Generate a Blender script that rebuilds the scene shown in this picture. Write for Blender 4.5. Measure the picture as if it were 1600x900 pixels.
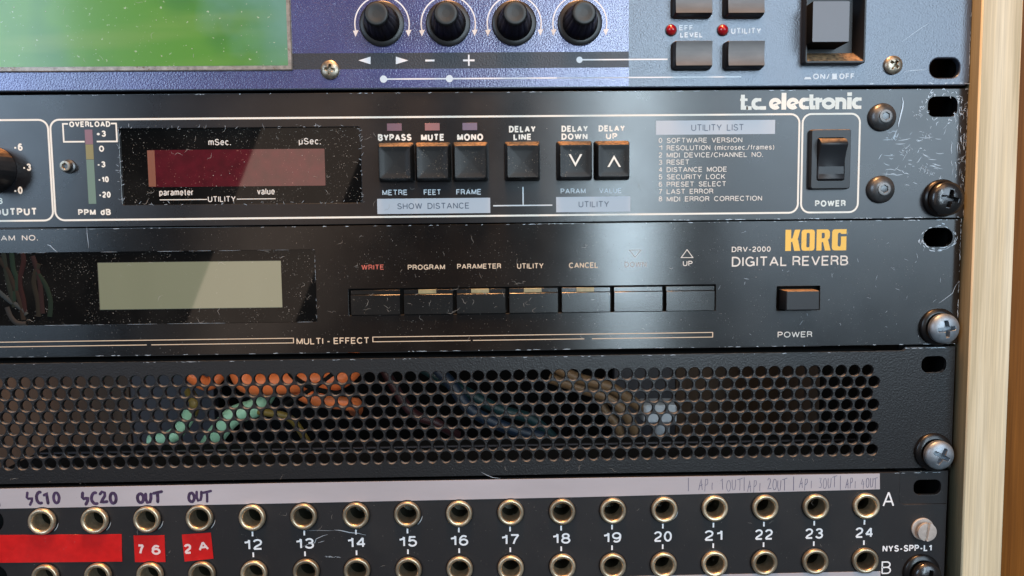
import bpy, bmesh, math, random, os
from mathutils import Vector, Matrix
from math import pi, sin, cos, radians
random.seed(7)
S = 0.001                      # everything below is written in millimetres
sc = bpy.context.scene
for o in list(bpy.data.objects): bpy.data.objects.remove(o)
COL = sc.collection

# ------------------------------------------------------------------ camera
CAM = (79.589, -251.939, -46.711)
AX, AY, AZ = -0.07851, 0.01079, -0.02092
F = 1150.0
P_ = Matrix(((1,0,0),(0,cos(AX),-sin(AX)),(0,sin(AX),cos(AX))))
Y_ = Matrix(((cos(AZ),-sin(AZ),0),(sin(AZ),cos(AZ),0),(0,0,1)))
R_ = Matrix(((cos(AY),0,sin(AY)),(0,1,0),(-sin(AY),0,cos(AY))))
RM = Y_ @ P_ @ R_              # columns: right, forward, up
cd = bpy.data.cameras.new('camera'); cam = bpy.data.objects.new('camera', cd); COL.objects.link(cam)
cd.sensor_width = 36; cd.lens = F/1600*36; cd.clip_start = 0.005; cd.clip_end = 20
rt, fw, up = RM.col[0], RM.col[1], RM.col[2]
m = Matrix((rt, up, -fw)).transposed().to_4x4(); m.translation = Vector(CAM)*S
cam.matrix_world = m; sc.camera = cam
def pt(u, v, h=0.0):
    """point of the rack's face plane (raised by h mm) measured from the photograph"""
    d = RM @ Vector(((u-800)/F, 1, -(v-450)/F)); t = (-h-CAM[1])/d.y
    return (CAM[0]+t*d.x, CAM[2]+t*d.z)
def PX(u, v, h=0): return pt(u, v, h)[0]
def PZ(u, v, h=0): return pt(u, v, h)[1]

# ------------------------------------------------------------------ light
w = bpy.data.worlds.new('World'); sc.world = w; w.use_nodes = True
bg = w.node_tree.nodes['Background']; bg.inputs[0].default_value = (0.80, 0.88, 1.0, 1); bg.inputs[1].default_value = 0.08
def area(name, u, v, L, wpx, hpx, radiance, color, roll=0.0):
    """a window or lamp of the room, L mm in front of the rack, where the panels at (u, v) would mirror it"""
    X, Z = pt(u, v); k = (L-CAM[1])/(-CAM[1])
    loc = Vector((CAM[0]+(X-CAM[0])*k, -L, CAM[2]+(Z-CAM[2])*k))*S
    l = bpy.data.lights.new(name, 'AREA'); l.shape = 'RECTANGLE'
    l.size = wpx/4.6*k*S; l.size_y = hpx/4.6*k*S
    l.energy = radiance*pi*l.size*l.size_y; l.color = color
    o = bpy.data.objects.new(name, l); COL.objects.link(o)
    o.location = loc; o.rotation_euler = (Matrix.Rotation(roll, 3, 'Y') @ Matrix.Rotation(radians(90), 3, 'X')).to_euler()
    return o
area('wall_light', 438, 345, 1500, 156, 700, 1.2, (1.0, .76, .60), radians(23))
area('window_gap_light', 985, 110, 1500, 84, 700, 31.0, (.70, .88, 1.0))
area('window_light', 1440, 20, 1500, 600, 660, 8.0, (.66, .84, 1.0))
area('side_window_light', -190, 30, 1500, 560, 560, 8.5, (.58, .78, 1.0))
def lamp(name, loc, target, sx, sy, watts, color):
    l = bpy.data.lights.new(name, 'AREA'); l.shape = 'RECTANGLE'; l.size = sx*S; l.size_y = sy*S
    l.energy = watts; l.color = color
    o = bpy.data.objects.new(name, l); COL.objects.link(o); o.location = Vector(loc)*S
    o.rotation_euler = (Vector(target)-Vector(loc)).to_track_quat('-Z', 'Y').to_euler(); return o
lamp('ceiling_lamp', (60, -170, 900), (80, -20, -60), 260, 200, 20.0, (1.0, .48, .19))
lamp('warm_ceiling_light', (100, -880, 900), (90, 0, -40), 1000, 520, 8.0, (1.0, .56, .27))
lamp('cavity_fill_light', (70, 14, -93.5), (70, 90, -118), 300, 8, 0.047, (1.0, .92, .82))  # added fill to brighten the cables; the rack holds no lamp here
sc.view_settings.view_transform = 'Standard'; sc.view_settings.look = 'None'
sc.view_settings.exposure = -0.42; sc.view_settings.gamma = 1.0

# ------------------------------------------------------------------ materials
def mat(name, col, rough=.5, metal=0., spec=None, ior=None, coat=0., aniso=0., var=None, bump=None, dust=None, brush=None, trans=0., objrand=0., topdust=None):
    """var=(scale, amount, stretch) tone noise; bump=(scale, strength) grain; dust=(scale, cover, colour); brush=(strength)"""
    mt = bpy.data.materials.new(name); mt.use_nodes = True; nt = mt.node_tree; N = nt.nodes; Lk = nt.links
    b = N['Principled BSDF']; b.inputs['Base Color'].default_value = (*col, 1); b.inputs['Roughness'].default_value = rough
    b.inputs['Metallic'].default_value = metal
    if rough <= .12: pass
    if spec is not None: b.inputs['Specular IOR Level'].default_value = spec
    if ior: b.inputs['IOR'].default_value = ior
    if coat: b.inputs['Coat Weight'].default_value = coat; b.inputs['Coat Roughness'].default_value = .05
    if trans: b.inputs['Transmission Weight'].default_value = trans
    geo = N.new('ShaderNodeNewGeometry')
    mp = N.new('ShaderNodeMapping'); mp.inputs['Scale'].default_value = (1000,)*3; Lk.new(geo.outputs['Position'], mp.inputs[0])
    src = mp.outputs[0]; colsock = None
    def math_(op, a, b_=None):
        n = N.new('ShaderNodeMath'); n.operation = op
        for i, x in enumerate((a, b_)):
            if x is None: continue
            if hasattr(x, 'links'): Lk.new(x, n.inputs[i])
            else: n.inputs[i].default_value = x
        return n.outputs[0]
    def noise(scale, det=3, stretch=(1,1,1), rgh=.55):
        m2 = N.new('ShaderNodeMapping'); m2.inputs['Scale'].default_value = stretch; Lk.new(src, m2.inputs[0])
        n = N.new('ShaderNodeTexNoise'); n.inputs['Scale'].default_value = scale; n.inputs['Detail'].default_value = det; n.inputs['Roughness'].default_value = rgh
        Lk.new(m2.outputs[0], n.inputs['Vector']); return n.outputs[0]
    def mix(fac, a, b_):
        n = N.new('ShaderNodeMix'); n.data_type = 'RGBA'
        if hasattr(fac, 'links'): Lk.new(fac, n.inputs[0])
        else: n.inputs[0].default_value = fac
        for i, x in ((6, a), (7, b_)):
            if hasattr(x, 'links'): Lk.new(x, n.inputs[i])
            else: n.inputs[i].default_value = (*x, 1)
        return n.outputs[2]
    def ramp(x, lo, hi):
        n = N.new('ShaderNodeMapRange'); Lk.new(x, n.inputs[0]); n.inputs[1].default_value = lo; n.inputs[2].default_value = hi; return n.outputs[0]
    colsock = col
    if var:
        sc_, am, st = var
        f = ramp(noise(sc_, 4, st), .3, .7)
        colsock = mix(f, tuple(c*(1-am) for c in col), tuple(min(1, c*(1+am)) for c in col))
    rs = None
    if dust:
        sc_, cover, dc = dust
        a = ramp(noise(sc_, 2), 1-cover, 1-cover+.05)
        big = ramp(noise(sc_*.06, 3), .42, .6)
        f = math_('MULTIPLY', a, big)
        haze_ = math_('MULTIPLY', ramp(noise(sc_*.02, 4), .45, .75), .018)
        f = math_('MINIMUM', math_('ADD', math_('MULTIPLY', f, .75), haze_), 1.0)
        colsock = mix(f, colsock, dc)
        rs = math_('ADD', rough, math_('MULTIPLY', f, .4))
    if hasattr(colsock, 'links'): Lk.new(colsock, b.inputs['Base Color'])
    if rough > .12:
        base = rs if rs is not None else rough
        Lk.new(math_('ADD', base, math_('MULTIPLY', math_('SUBTRACT', noise(.05, 5), .5), .10)), b.inputs['Roughness'])
    if topdust:   # settled dust on ledges that face up
        sp = N.new('ShaderNodeSeparateXYZ'); Lk.new(geo.outputs['Normal'], sp.inputs[0])
        f = math_('MULTIPLY', ramp(sp.outputs[2], .5, .82), math_('MULTIPLY', ramp(noise(.9, 3), .25, .6), topdust[0]))
        colsock = mix(f, colsock, topdust[1]); Lk.new(colsock, b.inputs['Base Color'])
        Lk.new(math_('ADD', math_('MULTIPLY', f, .5), rough), b.inputs['Roughness'])
    if objrand:
        oi = N.new('ShaderNodeObjectInfo'); src_ = colsock; r_ = ramp(oi.outputs['Random'], 0, 1); r_.node.inputs[3].default_value = 0; r_.node.inputs[4].default_value = objrand
        Lk.new(mix(r_, src_, tuple(c*.45 for c in col)), b.inputs['Base Color'])
    h = None
    if bump: h = (noise(bump[0], 2), bump[1], bump[2] if len(bump) > 2 else .1)
    if brush:
        h = (noise(5, 3, (.05, 1, 1), .7), brush, .01)
    if h:
        bn = N.new('ShaderNodeBump'); bn.inputs['Strength'].default_value = h[1]; bn.inputs['Distance'].default_value = h[2]*S
        Lk.new(h[0], bn.inputs['Height']); Lk.new(bn.outputs[0], b.inputs['Normal'])
    if aniso:
        b.inputs['Anisotropic'].default_value = aniso
        tn = N.new('ShaderNodeTangent'); tn.direction_type = 'UV_MAP'; tn.uv_map = 'UVMap'; b.inputs['Anisotropic Rotation'].default_value = .25; Lk.new(tn.outputs[0], b.inputs['Tangent'])
    mt['helpers'] = 1
    return mt
DUSTC = (.42, .40, .36)
M = dict(
 top_blue = mat('blue_textured_paint', (.028, .034, .185), .25, metal=.15, spec=1., ior=1.8, bump=(1.7, .75, .14), var=(.03, .25, (1,1,1))),
 top_grey = mat('slate_textured_paint', (.055, .072, .105), .29, metal=.3, spec=1., ior=1.6, bump=(1.7, .75, .14), var=(.05, .15, (1,1,1))),
 top_stripe = mat('charcoal_stripe_paint', (.045, .047, .055), .40, metal=.35, bump=(1.7, .75, .14)),
 delay = mat('brushed_black_anodising', (.008, .009, .012), .28, spec=.85, aniso=.75, brush=.35, var=(.08, .3, (.2,1,1)), dust=(2.2, .29, DUSTC)),
 korg = mat('black_brushed_panel', (.003, .003, .0035),   .22, spec=.82, aniso=.9, brush=.3, dust=(2.0, .32, DUSTC)),
 vent = mat('black_powder_coat', (.010, .0105, .012), .35, bump=(1.6, .6, .14), spec=.7, topdust=(.75, (.17, .185, .20))),
 patch = mat('matte_black_paint', (.010, .0095, .011), .55, bump=(2.5, .35, .06), dust=(2.0, .30, DUSTC)),
 edge = mat('bare_edge_metal', (.55, .56, .58), .4, .9),
 print_w = mat('cream_ink', (.86, .84, .76), .5), print_b = mat('grey_blue_ink', (.62, .68, .72), .5),
 print_k = mat('tan_ink', (.72, .56, .40), .5), print_kw = mat('pale_ink', (.74, .70, .64), .5),
 print_r = mat('worn_red_ink', (.55, .12, .08), .6, var=(1.2, .5, (1,1,1))), print_y = mat('yellow_ink', (.86, .53, .08), .45),
 print_g = mat('bare_legend_box', (.47, .52, .58), .45), print_n = mat('slate_ink', (.10, .13, .18), .5), print_s = mat('worn_ink', (.42, .42, .42), .55),
 white = mat('white_ink', (.85, .86, .88), .5),
 black = mat('black_plastic', (.010, .010, .012), .36, dust=(3.0, .30, (.3,.27,.22)), topdust=(.85, (.42, .25, .12))),
 black2 = mat('satin_black_plastic', (.016, .018, .022), .42, bump=(2.5, .2, .05), topdust=(.85, (.42, .25, .12))),
 key = mat('keycap_plastic', (.009, .010, .011), .40, spec=.35, dust=(2.4, .34, (.34,.30,.24)), topdust=(.85, (.42, .25, .12))),
 greykey = mat('grey_keycap', (.115, .112, .112), .36, var=(.25, .2, (.4,1,1)), topdust=(.8, (.5, .34, .2))),
 powerkey = mat('power_key_plastic', (.14, .165, .20), .42, bump=(1.5, .12, .05)),
 knob = mat('knob_rubber', (.004, .004, .004), .5, spec=.2, bump=(.5, .3, .2)), knobcap = mat('knob_cap', (.022, .026, .027), .45, var=(.12, .3, (1,1,1))),
 skirt = mat('knob_skirt', (.016, .016, .017), .35),
 window = mat('black_acrylic', (.004, .004, .004), .028, ior=1.4, dust=(2.2, .34, DUSTC)),
 red = mat('dark_red_filter', (.080, .004, .010), .03, ior=2.1, var=(.3, .25, (1,1,1)), dust=(1.6, .33, (.5,.25,.2))),
 orange_reflection = mat('orange_reflection', (.20, .062, .022), .35),
 lcd = mat('unlit_lcd', (.215, .235, .155),  .03, ior=2.2, var=(.02, .08, (1,1,.1)), dust=(1.6, .27, (.5,.5,.45))),
 lcd_rim = mat('lcd_border', (.13, .14, .10), .2),
 silver = mat('silver_trim', (.36, .32, .28), .40, .6, var=(.6, .35, (1,1,1)), dust=(1.2, .42, (.12,.09,.06))),
 led_p = mat('pink_lens', (.22, .12, .15), .35), led_m = mat('salmon_lens', (.33, .15, .145), .35), led_v = mat('mauve_lens', (.20, .14, .20), .35),
 led_y = mat('yellow_lens', (.30, .26, .14), .3, var=(.8, .2, (1,1,1))), ppm_g = mat('green_lens', (.15, .23, .18), .4), ppm_y = mat('olive_lens', (.25, .22, .09), .4), ppm_r = mat('rose_lens', (.24, .13, .16), .4),
 redled = mat('red_led_lens', (.38, .006, .012), .12, coat=1),
 screw_b = mat('black_screw', (.07, .07, .072), .24, .85, bump=(.8, .3, .15)), screw_g = mat('zinc_screw', (.27, .31, .35), .46, .7, bump=(.6, .25, .15), var=(.4, .25, (1,1,1))),
 screw_n = mat('nickel_screw', (.52, .49, .46), .42, .35, var=(.5, .15, (1,1,1))), bolt = mat('dark_bolt', (.12, .125, .13), .34, .75, bump=(1.5, .2, .08), var=(.5, .3, (1,1,1))),
 steel = mat('tarnished_steel', (.38, .33, .26), .36, .85, var=(.8, .5, (1,1,1))),
 steel_dull = mat('dull_steel', (.20, .20, .20), .5, .8), washer = mat('black_cup_washer', (.006, .006, .007), .28),
 brass = mat('brass_bushing', (.80, .66, .47), .38, .85, var=(.5, .3, (1,1,1)), bump=(1.5, .12, .05), objrand=.9), socket = mat('socket_inside', (.035, .033, .022), .4, .4),
 tape = mat('white_tape', (.42, .40, .43), .5, var=(.06, .09, (.3,1,1)), bump=(.25, .25, .12), dust=(1.8, .28, (.25,.2,.18))), redtape = mat('red_embossing_tape', (.55, .012, .012), .3, bump=(.25, .2, .12), var=(.3, .12, (1,1,1)), dust=(2., .28, (.5,.3,.3))),
 emboss = mat('whitened_plastic', (.80, .62, .60), .5), marker = mat('purple_marker', (.05, .028, .075), .5, var=(.7, .5, (1,1,1))), pencil = mat('pencil_grey', (.085, .085, .15), .6),
 scratch = mat('bare_scratch', (.50, .56, .62), .45, .3), fluff = mat('dust_fluff', (.34, .32, .29), .8), fleck = mat('dust_fleck', (.45, .43, .40), .8),
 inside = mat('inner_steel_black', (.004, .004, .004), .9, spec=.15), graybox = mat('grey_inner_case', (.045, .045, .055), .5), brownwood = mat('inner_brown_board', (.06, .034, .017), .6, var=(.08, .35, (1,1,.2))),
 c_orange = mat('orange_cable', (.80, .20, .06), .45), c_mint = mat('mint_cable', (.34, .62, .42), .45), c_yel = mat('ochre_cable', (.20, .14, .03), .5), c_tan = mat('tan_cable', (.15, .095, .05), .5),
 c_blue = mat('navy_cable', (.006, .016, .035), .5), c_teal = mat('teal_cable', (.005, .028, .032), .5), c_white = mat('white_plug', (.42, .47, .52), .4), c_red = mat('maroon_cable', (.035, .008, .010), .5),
)
def wood(name, a, b_, c_, rough, sx, sz, dk=.0):
    mt = bpy.data.materials.new(name); mt.use_nodes = True; nt = mt.node_tree; N = nt.nodes; Lk = nt.links; b = N['Principled BSDF']
    g = N.new('ShaderNodeNewGeometry'); mp = N.new('ShaderNodeMapping'); mp.inputs['Scale'].default_value = (1000*sx, 1000*sx, 1000*sz)
    mp.inputs['Rotation'].default_value = (0, .035, 0); Lk.new(g.outputs['Position'], mp.inputs[0])
    n = N.new('ShaderNodeTexNoise'); n.inputs['Scale'].default_value = 1; n.inputs['Detail'].default_value = 6; n.inputs['Distortion'].default_value = .6; Lk.new(mp.outputs[0], n.inputs[0])
    r = N.new('ShaderNodeValToRGB'); r.color_ramp.elements[0].position = .32; r.color_ramp.elements[1].position = .68
    r.color_ramp.elements[0].color = (*a, 1); r.color_ramp.elements[1].color = (*c_, 1); e = r.color_ramp.elements.new(.5); e.color = (*b_, 1)
    Lk.new(n.outputs[0], r.inputs[0])
    mp2 = N.new('ShaderNodeMapping'); mp2.inputs['Scale'].default_value = (1900, 1900, 36); Lk.new(g.outputs['Position'], mp2.inputs[0])
    n2 = N.new('ShaderNodeTexNoise'); n2.inputs['Scale'].default_value = 1; n2.inputs['Detail'].default_value = 5; Lk.new(mp2.outputs[0], n2.inputs[0])
    mr = N.new('ShaderNodeMapRange'); mr.inputs[1].default_value = .3; mr.inputs[2].default_value = .75; mr.inputs[3].default_value = .78; mr.inputs[4].default_value = 1.1; Lk.new(n2.outputs[0], mr.inputs[0])
    mx = N.new('ShaderNodeMix'); mx.data_type = 'RGBA'; mx.blend_type = 'MULTIPLY'; mx.inputs[0].default_value = 1
    Lk.new(r.outputs[0], mx.inputs[6]); Lk.new(mr.outputs[0], mx.inputs[7]); Lk.new(mx.outputs[2], b.inputs['Base Color'])
    b.inputs['Roughness'].default_value = rough
    bn = N.new('ShaderNodeBump'); bn.inputs['Strength'].default_value = .25; bn.inputs['Distance'].default_value = .1*S; Lk.new(n2.outputs[0], bn.inputs['Height']); Lk.new(bn.outputs[0], b.inputs['Normal'])
    return mt
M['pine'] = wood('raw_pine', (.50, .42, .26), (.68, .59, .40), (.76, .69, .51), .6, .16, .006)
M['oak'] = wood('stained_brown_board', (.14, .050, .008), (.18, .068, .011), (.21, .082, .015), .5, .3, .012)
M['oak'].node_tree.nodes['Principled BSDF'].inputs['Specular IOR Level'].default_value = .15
M['pine_shaded'] = wood('shaded_pine_side', (.16, .14, .085), (.20, .18, .11), (.24, .21, .13), .7, .2, .01)  # darker copy of the pine: side-face shade and grime put into the colour

# display glass of the top unit: green with soft slanted streaks and a pale corner
def green_glass():
    mt = bpy.data.materials.new('green_lcd_glass'); mt.use_nodes = True; nt = mt.node_tree; N = nt.nodes; Lk = nt.links; b = N['Principled BSDF']
    g = N.new('ShaderNodeNewGeometry')
    def nz(scale, st, rot=0, det=3):
        mp = N.new('ShaderNodeMapping'); mp.inputs['Scale'].default_value = tuple(1000*s for s in st); mp.inputs['Rotation'].default_value = (0, rot, 0); Lk.new(g.outputs['Position'], mp.inputs[0])
        n = N.new('ShaderNodeTexNoise'); n.inputs['Scale'].default_value = scale; n.inputs['Detail'].default_value = det; Lk.new(mp.outputs[0], n.inputs[0]); return n.outputs[0]
    def mr(x, a, c, d=0., e=1.):
        n = N.new('ShaderNodeMapRange'); Lk.new(x, n.inputs[0]); n.inputs[1].default_value = a; n.inputs[2].default_value = c; n.inputs[3].default_value = d; n.inputs[4].default_value = e; return n.outputs[0]
    def mx(f, a, c):
        n = N.new('ShaderNodeMix'); n.data_type = 'RGBA'; Lk.new(f, n.inputs[0])
        for i, x in ((6, a), (7, c)):
            if hasattr(x, 'links'): Lk.new(x, n.inputs[i])
            else: n.inputs[i].default_value = (*x, 1)
        return n.outputs[2]
    c = mx(mr(nz(1, (.02, .02, .02)), .42, .6), (.10, .29, .045), (.035, .16, .06))
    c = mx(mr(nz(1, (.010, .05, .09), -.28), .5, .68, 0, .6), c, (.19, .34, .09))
    sx = N.new('ShaderNodeSeparateXYZ'); Lk.new(g.outputs['Position'], sx.inputs[0])
    ad = N.new('ShaderNodeMath'); ad.operation = 'MULTIPLY_ADD'; Lk.new(sx.outputs[2], ad.inputs[0]); ad.inputs[1].default_value = .9; Lk.new(sx.outputs[0], ad.inputs[2])
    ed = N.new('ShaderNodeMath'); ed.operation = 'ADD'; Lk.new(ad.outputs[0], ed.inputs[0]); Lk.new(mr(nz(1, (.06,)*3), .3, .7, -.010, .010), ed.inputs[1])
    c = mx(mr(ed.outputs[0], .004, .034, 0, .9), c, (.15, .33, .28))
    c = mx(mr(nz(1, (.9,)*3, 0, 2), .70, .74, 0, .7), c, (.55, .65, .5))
    Lk.new(c, b.inputs['Base Color']); b.inputs['Roughness'].default_value = .22; b.inputs['Coat Weight'].default_value = .4; b.inputs['Coat Roughness'].default_value = .1
    return mt
M['green'] = green_glass()

# ------------------------------------------------------------------ objects
WL = {}
def place(o, parent, loc):
    """loc in world mm; parents are never rotated"""
    WL[o.name] = Vector(loc)
    if parent is not None: o.parent = parent; o.location = (Vector(loc)-WL[parent.name])*S
    else: o.location = Vector(loc)*S
def thing(name, label, cat, loc, group=None):
    o = bpy.data.objects.new(name, None); COL.objects.link(o); o.empty_display_size = .01
    o['label'] = label; o['category'] = cat
    if group: o['group'] = group
    place(o, None, loc); return o
def addobj(name, me, material, parent, loc=(0,0,0), kind=None, label=None):
    if material is not None:
        me.materials.clear(); me.materials.append(material)
    o = bpy.data.objects.new(name, me); COL.objects.link(o); place(o, parent, loc)
    if kind: o['kind'] = kind
    if label: o['label'] = label
    return o
def finish(me, ang=35):
    for v in me.vertices: v.co *= S
    uv = me.uv_layers.get('UVMap') or me.uv_layers.new(name='UVMap')
    for lp in me.loops:
        c = me.vertices[lp.vertex_index].co; uv.data[lp.index].uv = (c.x*10, c.z*10)
    me.shade_smooth(); me.set_sharp_from_angle(angle=radians(ang))
    fl = [abs(p.normal.y) > .9995 for p in me.polygons]; ef = {}
    for p in me.polygons:
        for k in p.edge_keys: ef.setdefault(k, []).append(fl[p.index])
    at = me.attributes.get('sharp_edge') or me.attributes.new('sharp_edge', 'BOOLEAN', 'EDGE')
    for e in me.edges:
        f = ef.get(e.key, [])
        if len(f) == 2 and f[0] != f[1]: at.data[e.index].value = True
    for p, q in zip(me.polygons, fl):
        if q: p.use_smooth = False
    me.update(); return me
def mesh(verts, faces, ang=35):
    me = bpy.data.meshes.new('m'); me.from_pydata([tuple(v) for v in verts], [], faces); return finish(me, ang)
class MB:
    def __init__(s): s.v = []; s.f = []
    def add(s, vs, fs): k = len(s.v); s.v += vs; s.f += [tuple(i+k for i in f) for f in fs]; return s
    def loops(s, rings, cap0=True, cap1=True):
        k = len(s.v); n = len(rings[0])
        for r in rings: s.v += list(r)
        for a in range(len(rings)-1):
            for i in range(n):
                j = (i+1) % n; s.f.append((k+a*n+i, k+a*n+j, k+(a+1)*n+j, k+(a+1)*n+i))
        if cap0: s.f.append(tuple(k+i for i in reversed(range(n))))
        if cap1: s.f.append(tuple(k+(len(rings)-1)*n+i for i in range(n)))
        return s
    def rbox(s, cx, cz, w_, h_, y0, y1, r=.3, c=.15, n=3, wt=None, ht=None, dx=0, dz=0):
        """rounded box from back y0 to front y1 (front is the smaller y), chamfered front edge"""
        wt = w_ if wt is None else wt; ht = h_ if ht is None else ht
        A = rrect(w_, h_, r, n); B = rrect(wt, ht, min(r, wt/2-.01), n); Cc = rrect(wt-2*c, ht-2*c, max(r-c, .02), n)
        return s.loops([[(cx+x, y0, cz+z) for x, z in A], [(cx+dx+x, y1+c, cz+dz+z) for x, z in B], [(cx+dx+x, y1, cz+dz+z) for x, z in Cc]])
    def ribbon(s, pts, wd, y, taper=False):
        n = len(pts); vs = []
        for i, p in enumerate(pts):
            a = pts[max(0, i-1)]; b = pts[min(n-1, i+1)]; dx, dz = b[0]-a[0], b[1]-a[1]; L = math.hypot(dx, dz) or 1
            q = wd/2*(1 if not taper else max(.12, sin(pi*(i+.3)/(n-.4)))); nx, nz = -dz/L*q, dx/L*q
            vs += [(p[0]+nx, y, p[1]+nz), (p[0]-nx, y, p[1]-nz)]
        return s.add(vs, [(2*i, 2*i+2, 2*i+3, 2*i+1) for i in range(n-1)])
    def make(s, ang=35): 
        me = bpy.data.meshes.new('m'); me.from_pydata([tuple(v) for v in s.v], [], s.f)
        bm = bmesh.new(); bm.from_mesh(me); bmesh.ops.recalc_face_normals(bm, faces=bm.faces) if getattr(s, 'closed', True) else None
        bm.to_mesh(me); bm.free(); return finish(me, ang)
def rrect(w_, h_, r, n=4):
    r = max(.001, min(r, w_/2-.001, h_/2-.001)); out = []
    for cx, cz, a0 in ((w_/2-r, h_/2-r, 0), (-w_/2+r, h_/2-r, 90), (-w_/2+r, -h_/2+r, 180), (w_/2-r, -h_/2+r, 270)):
        for i in range(n+1):
            a = radians(a0+90*i/n); out.append((cx+r*cos(a), cz+r*sin(a)))
    return out
def circ(r, n=32, cx=0, cz=0): return [(cx+r*cos(2*pi*i/n), cz+r*sin(2*pi*i/n)) for i in range(n)]
def off(pts, x, z): return [(a+x, b+z) for a, b in pts]
def plate(polys, y_front, th, bev=.15, res=1):
    """flat plate with holes: polys are closed outlines in the face plane (outline first, then holes)"""
    cu = bpy.data.curves.new('c', 'CURVE'); cu.dimensions = '2D'; cu.fill_mode = 'BOTH'
    cu.extrude = max(th/2-bev, .0001); cu.bevel_depth = bev; cu.bevel_resolution = res; cu.offset = -bev
    for p in polys:
        sp = cu.splines.new('POLY'); sp.points.add(len(p)-1)
        for i, (x, z) in enumerate(p): sp.points[i].co = (x, z, 0, 1)
        sp.use_cyclic_u = True
    ob = bpy.data.objects.new('c', cu); me = bpy.data.meshes.new_from_object(ob); bpy.data.objects.remove(ob); bpy.data.curves.remove(cu)
    for v in me.vertices: x, y, z = v.co; v.co = (x, -z+y_front+th/2, y)
    bm = bmesh.new(); bm.from_mesh(me); bmesh.ops.remove_doubles(bm, verts=bm.verts, dist=1e-4); bmesh.ops.recalc_face_normals(bm, faces=bm.faces); bm.to_mesh(me); bm.free()
    return finish(me, 40)
def flat(pts, y): return mesh([(x, y, z) for x, z in pts], [tuple(range(len(pts)))])
def ac(cx, cz, rx, rz, a0, a1, n=8): return [(cx+rx*cos(radians(a0+(a1-a0)*t/n)), cz+rz*sin(radians(a0+(a1-a0)*t/n))) for t in range(n+1)]
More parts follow.
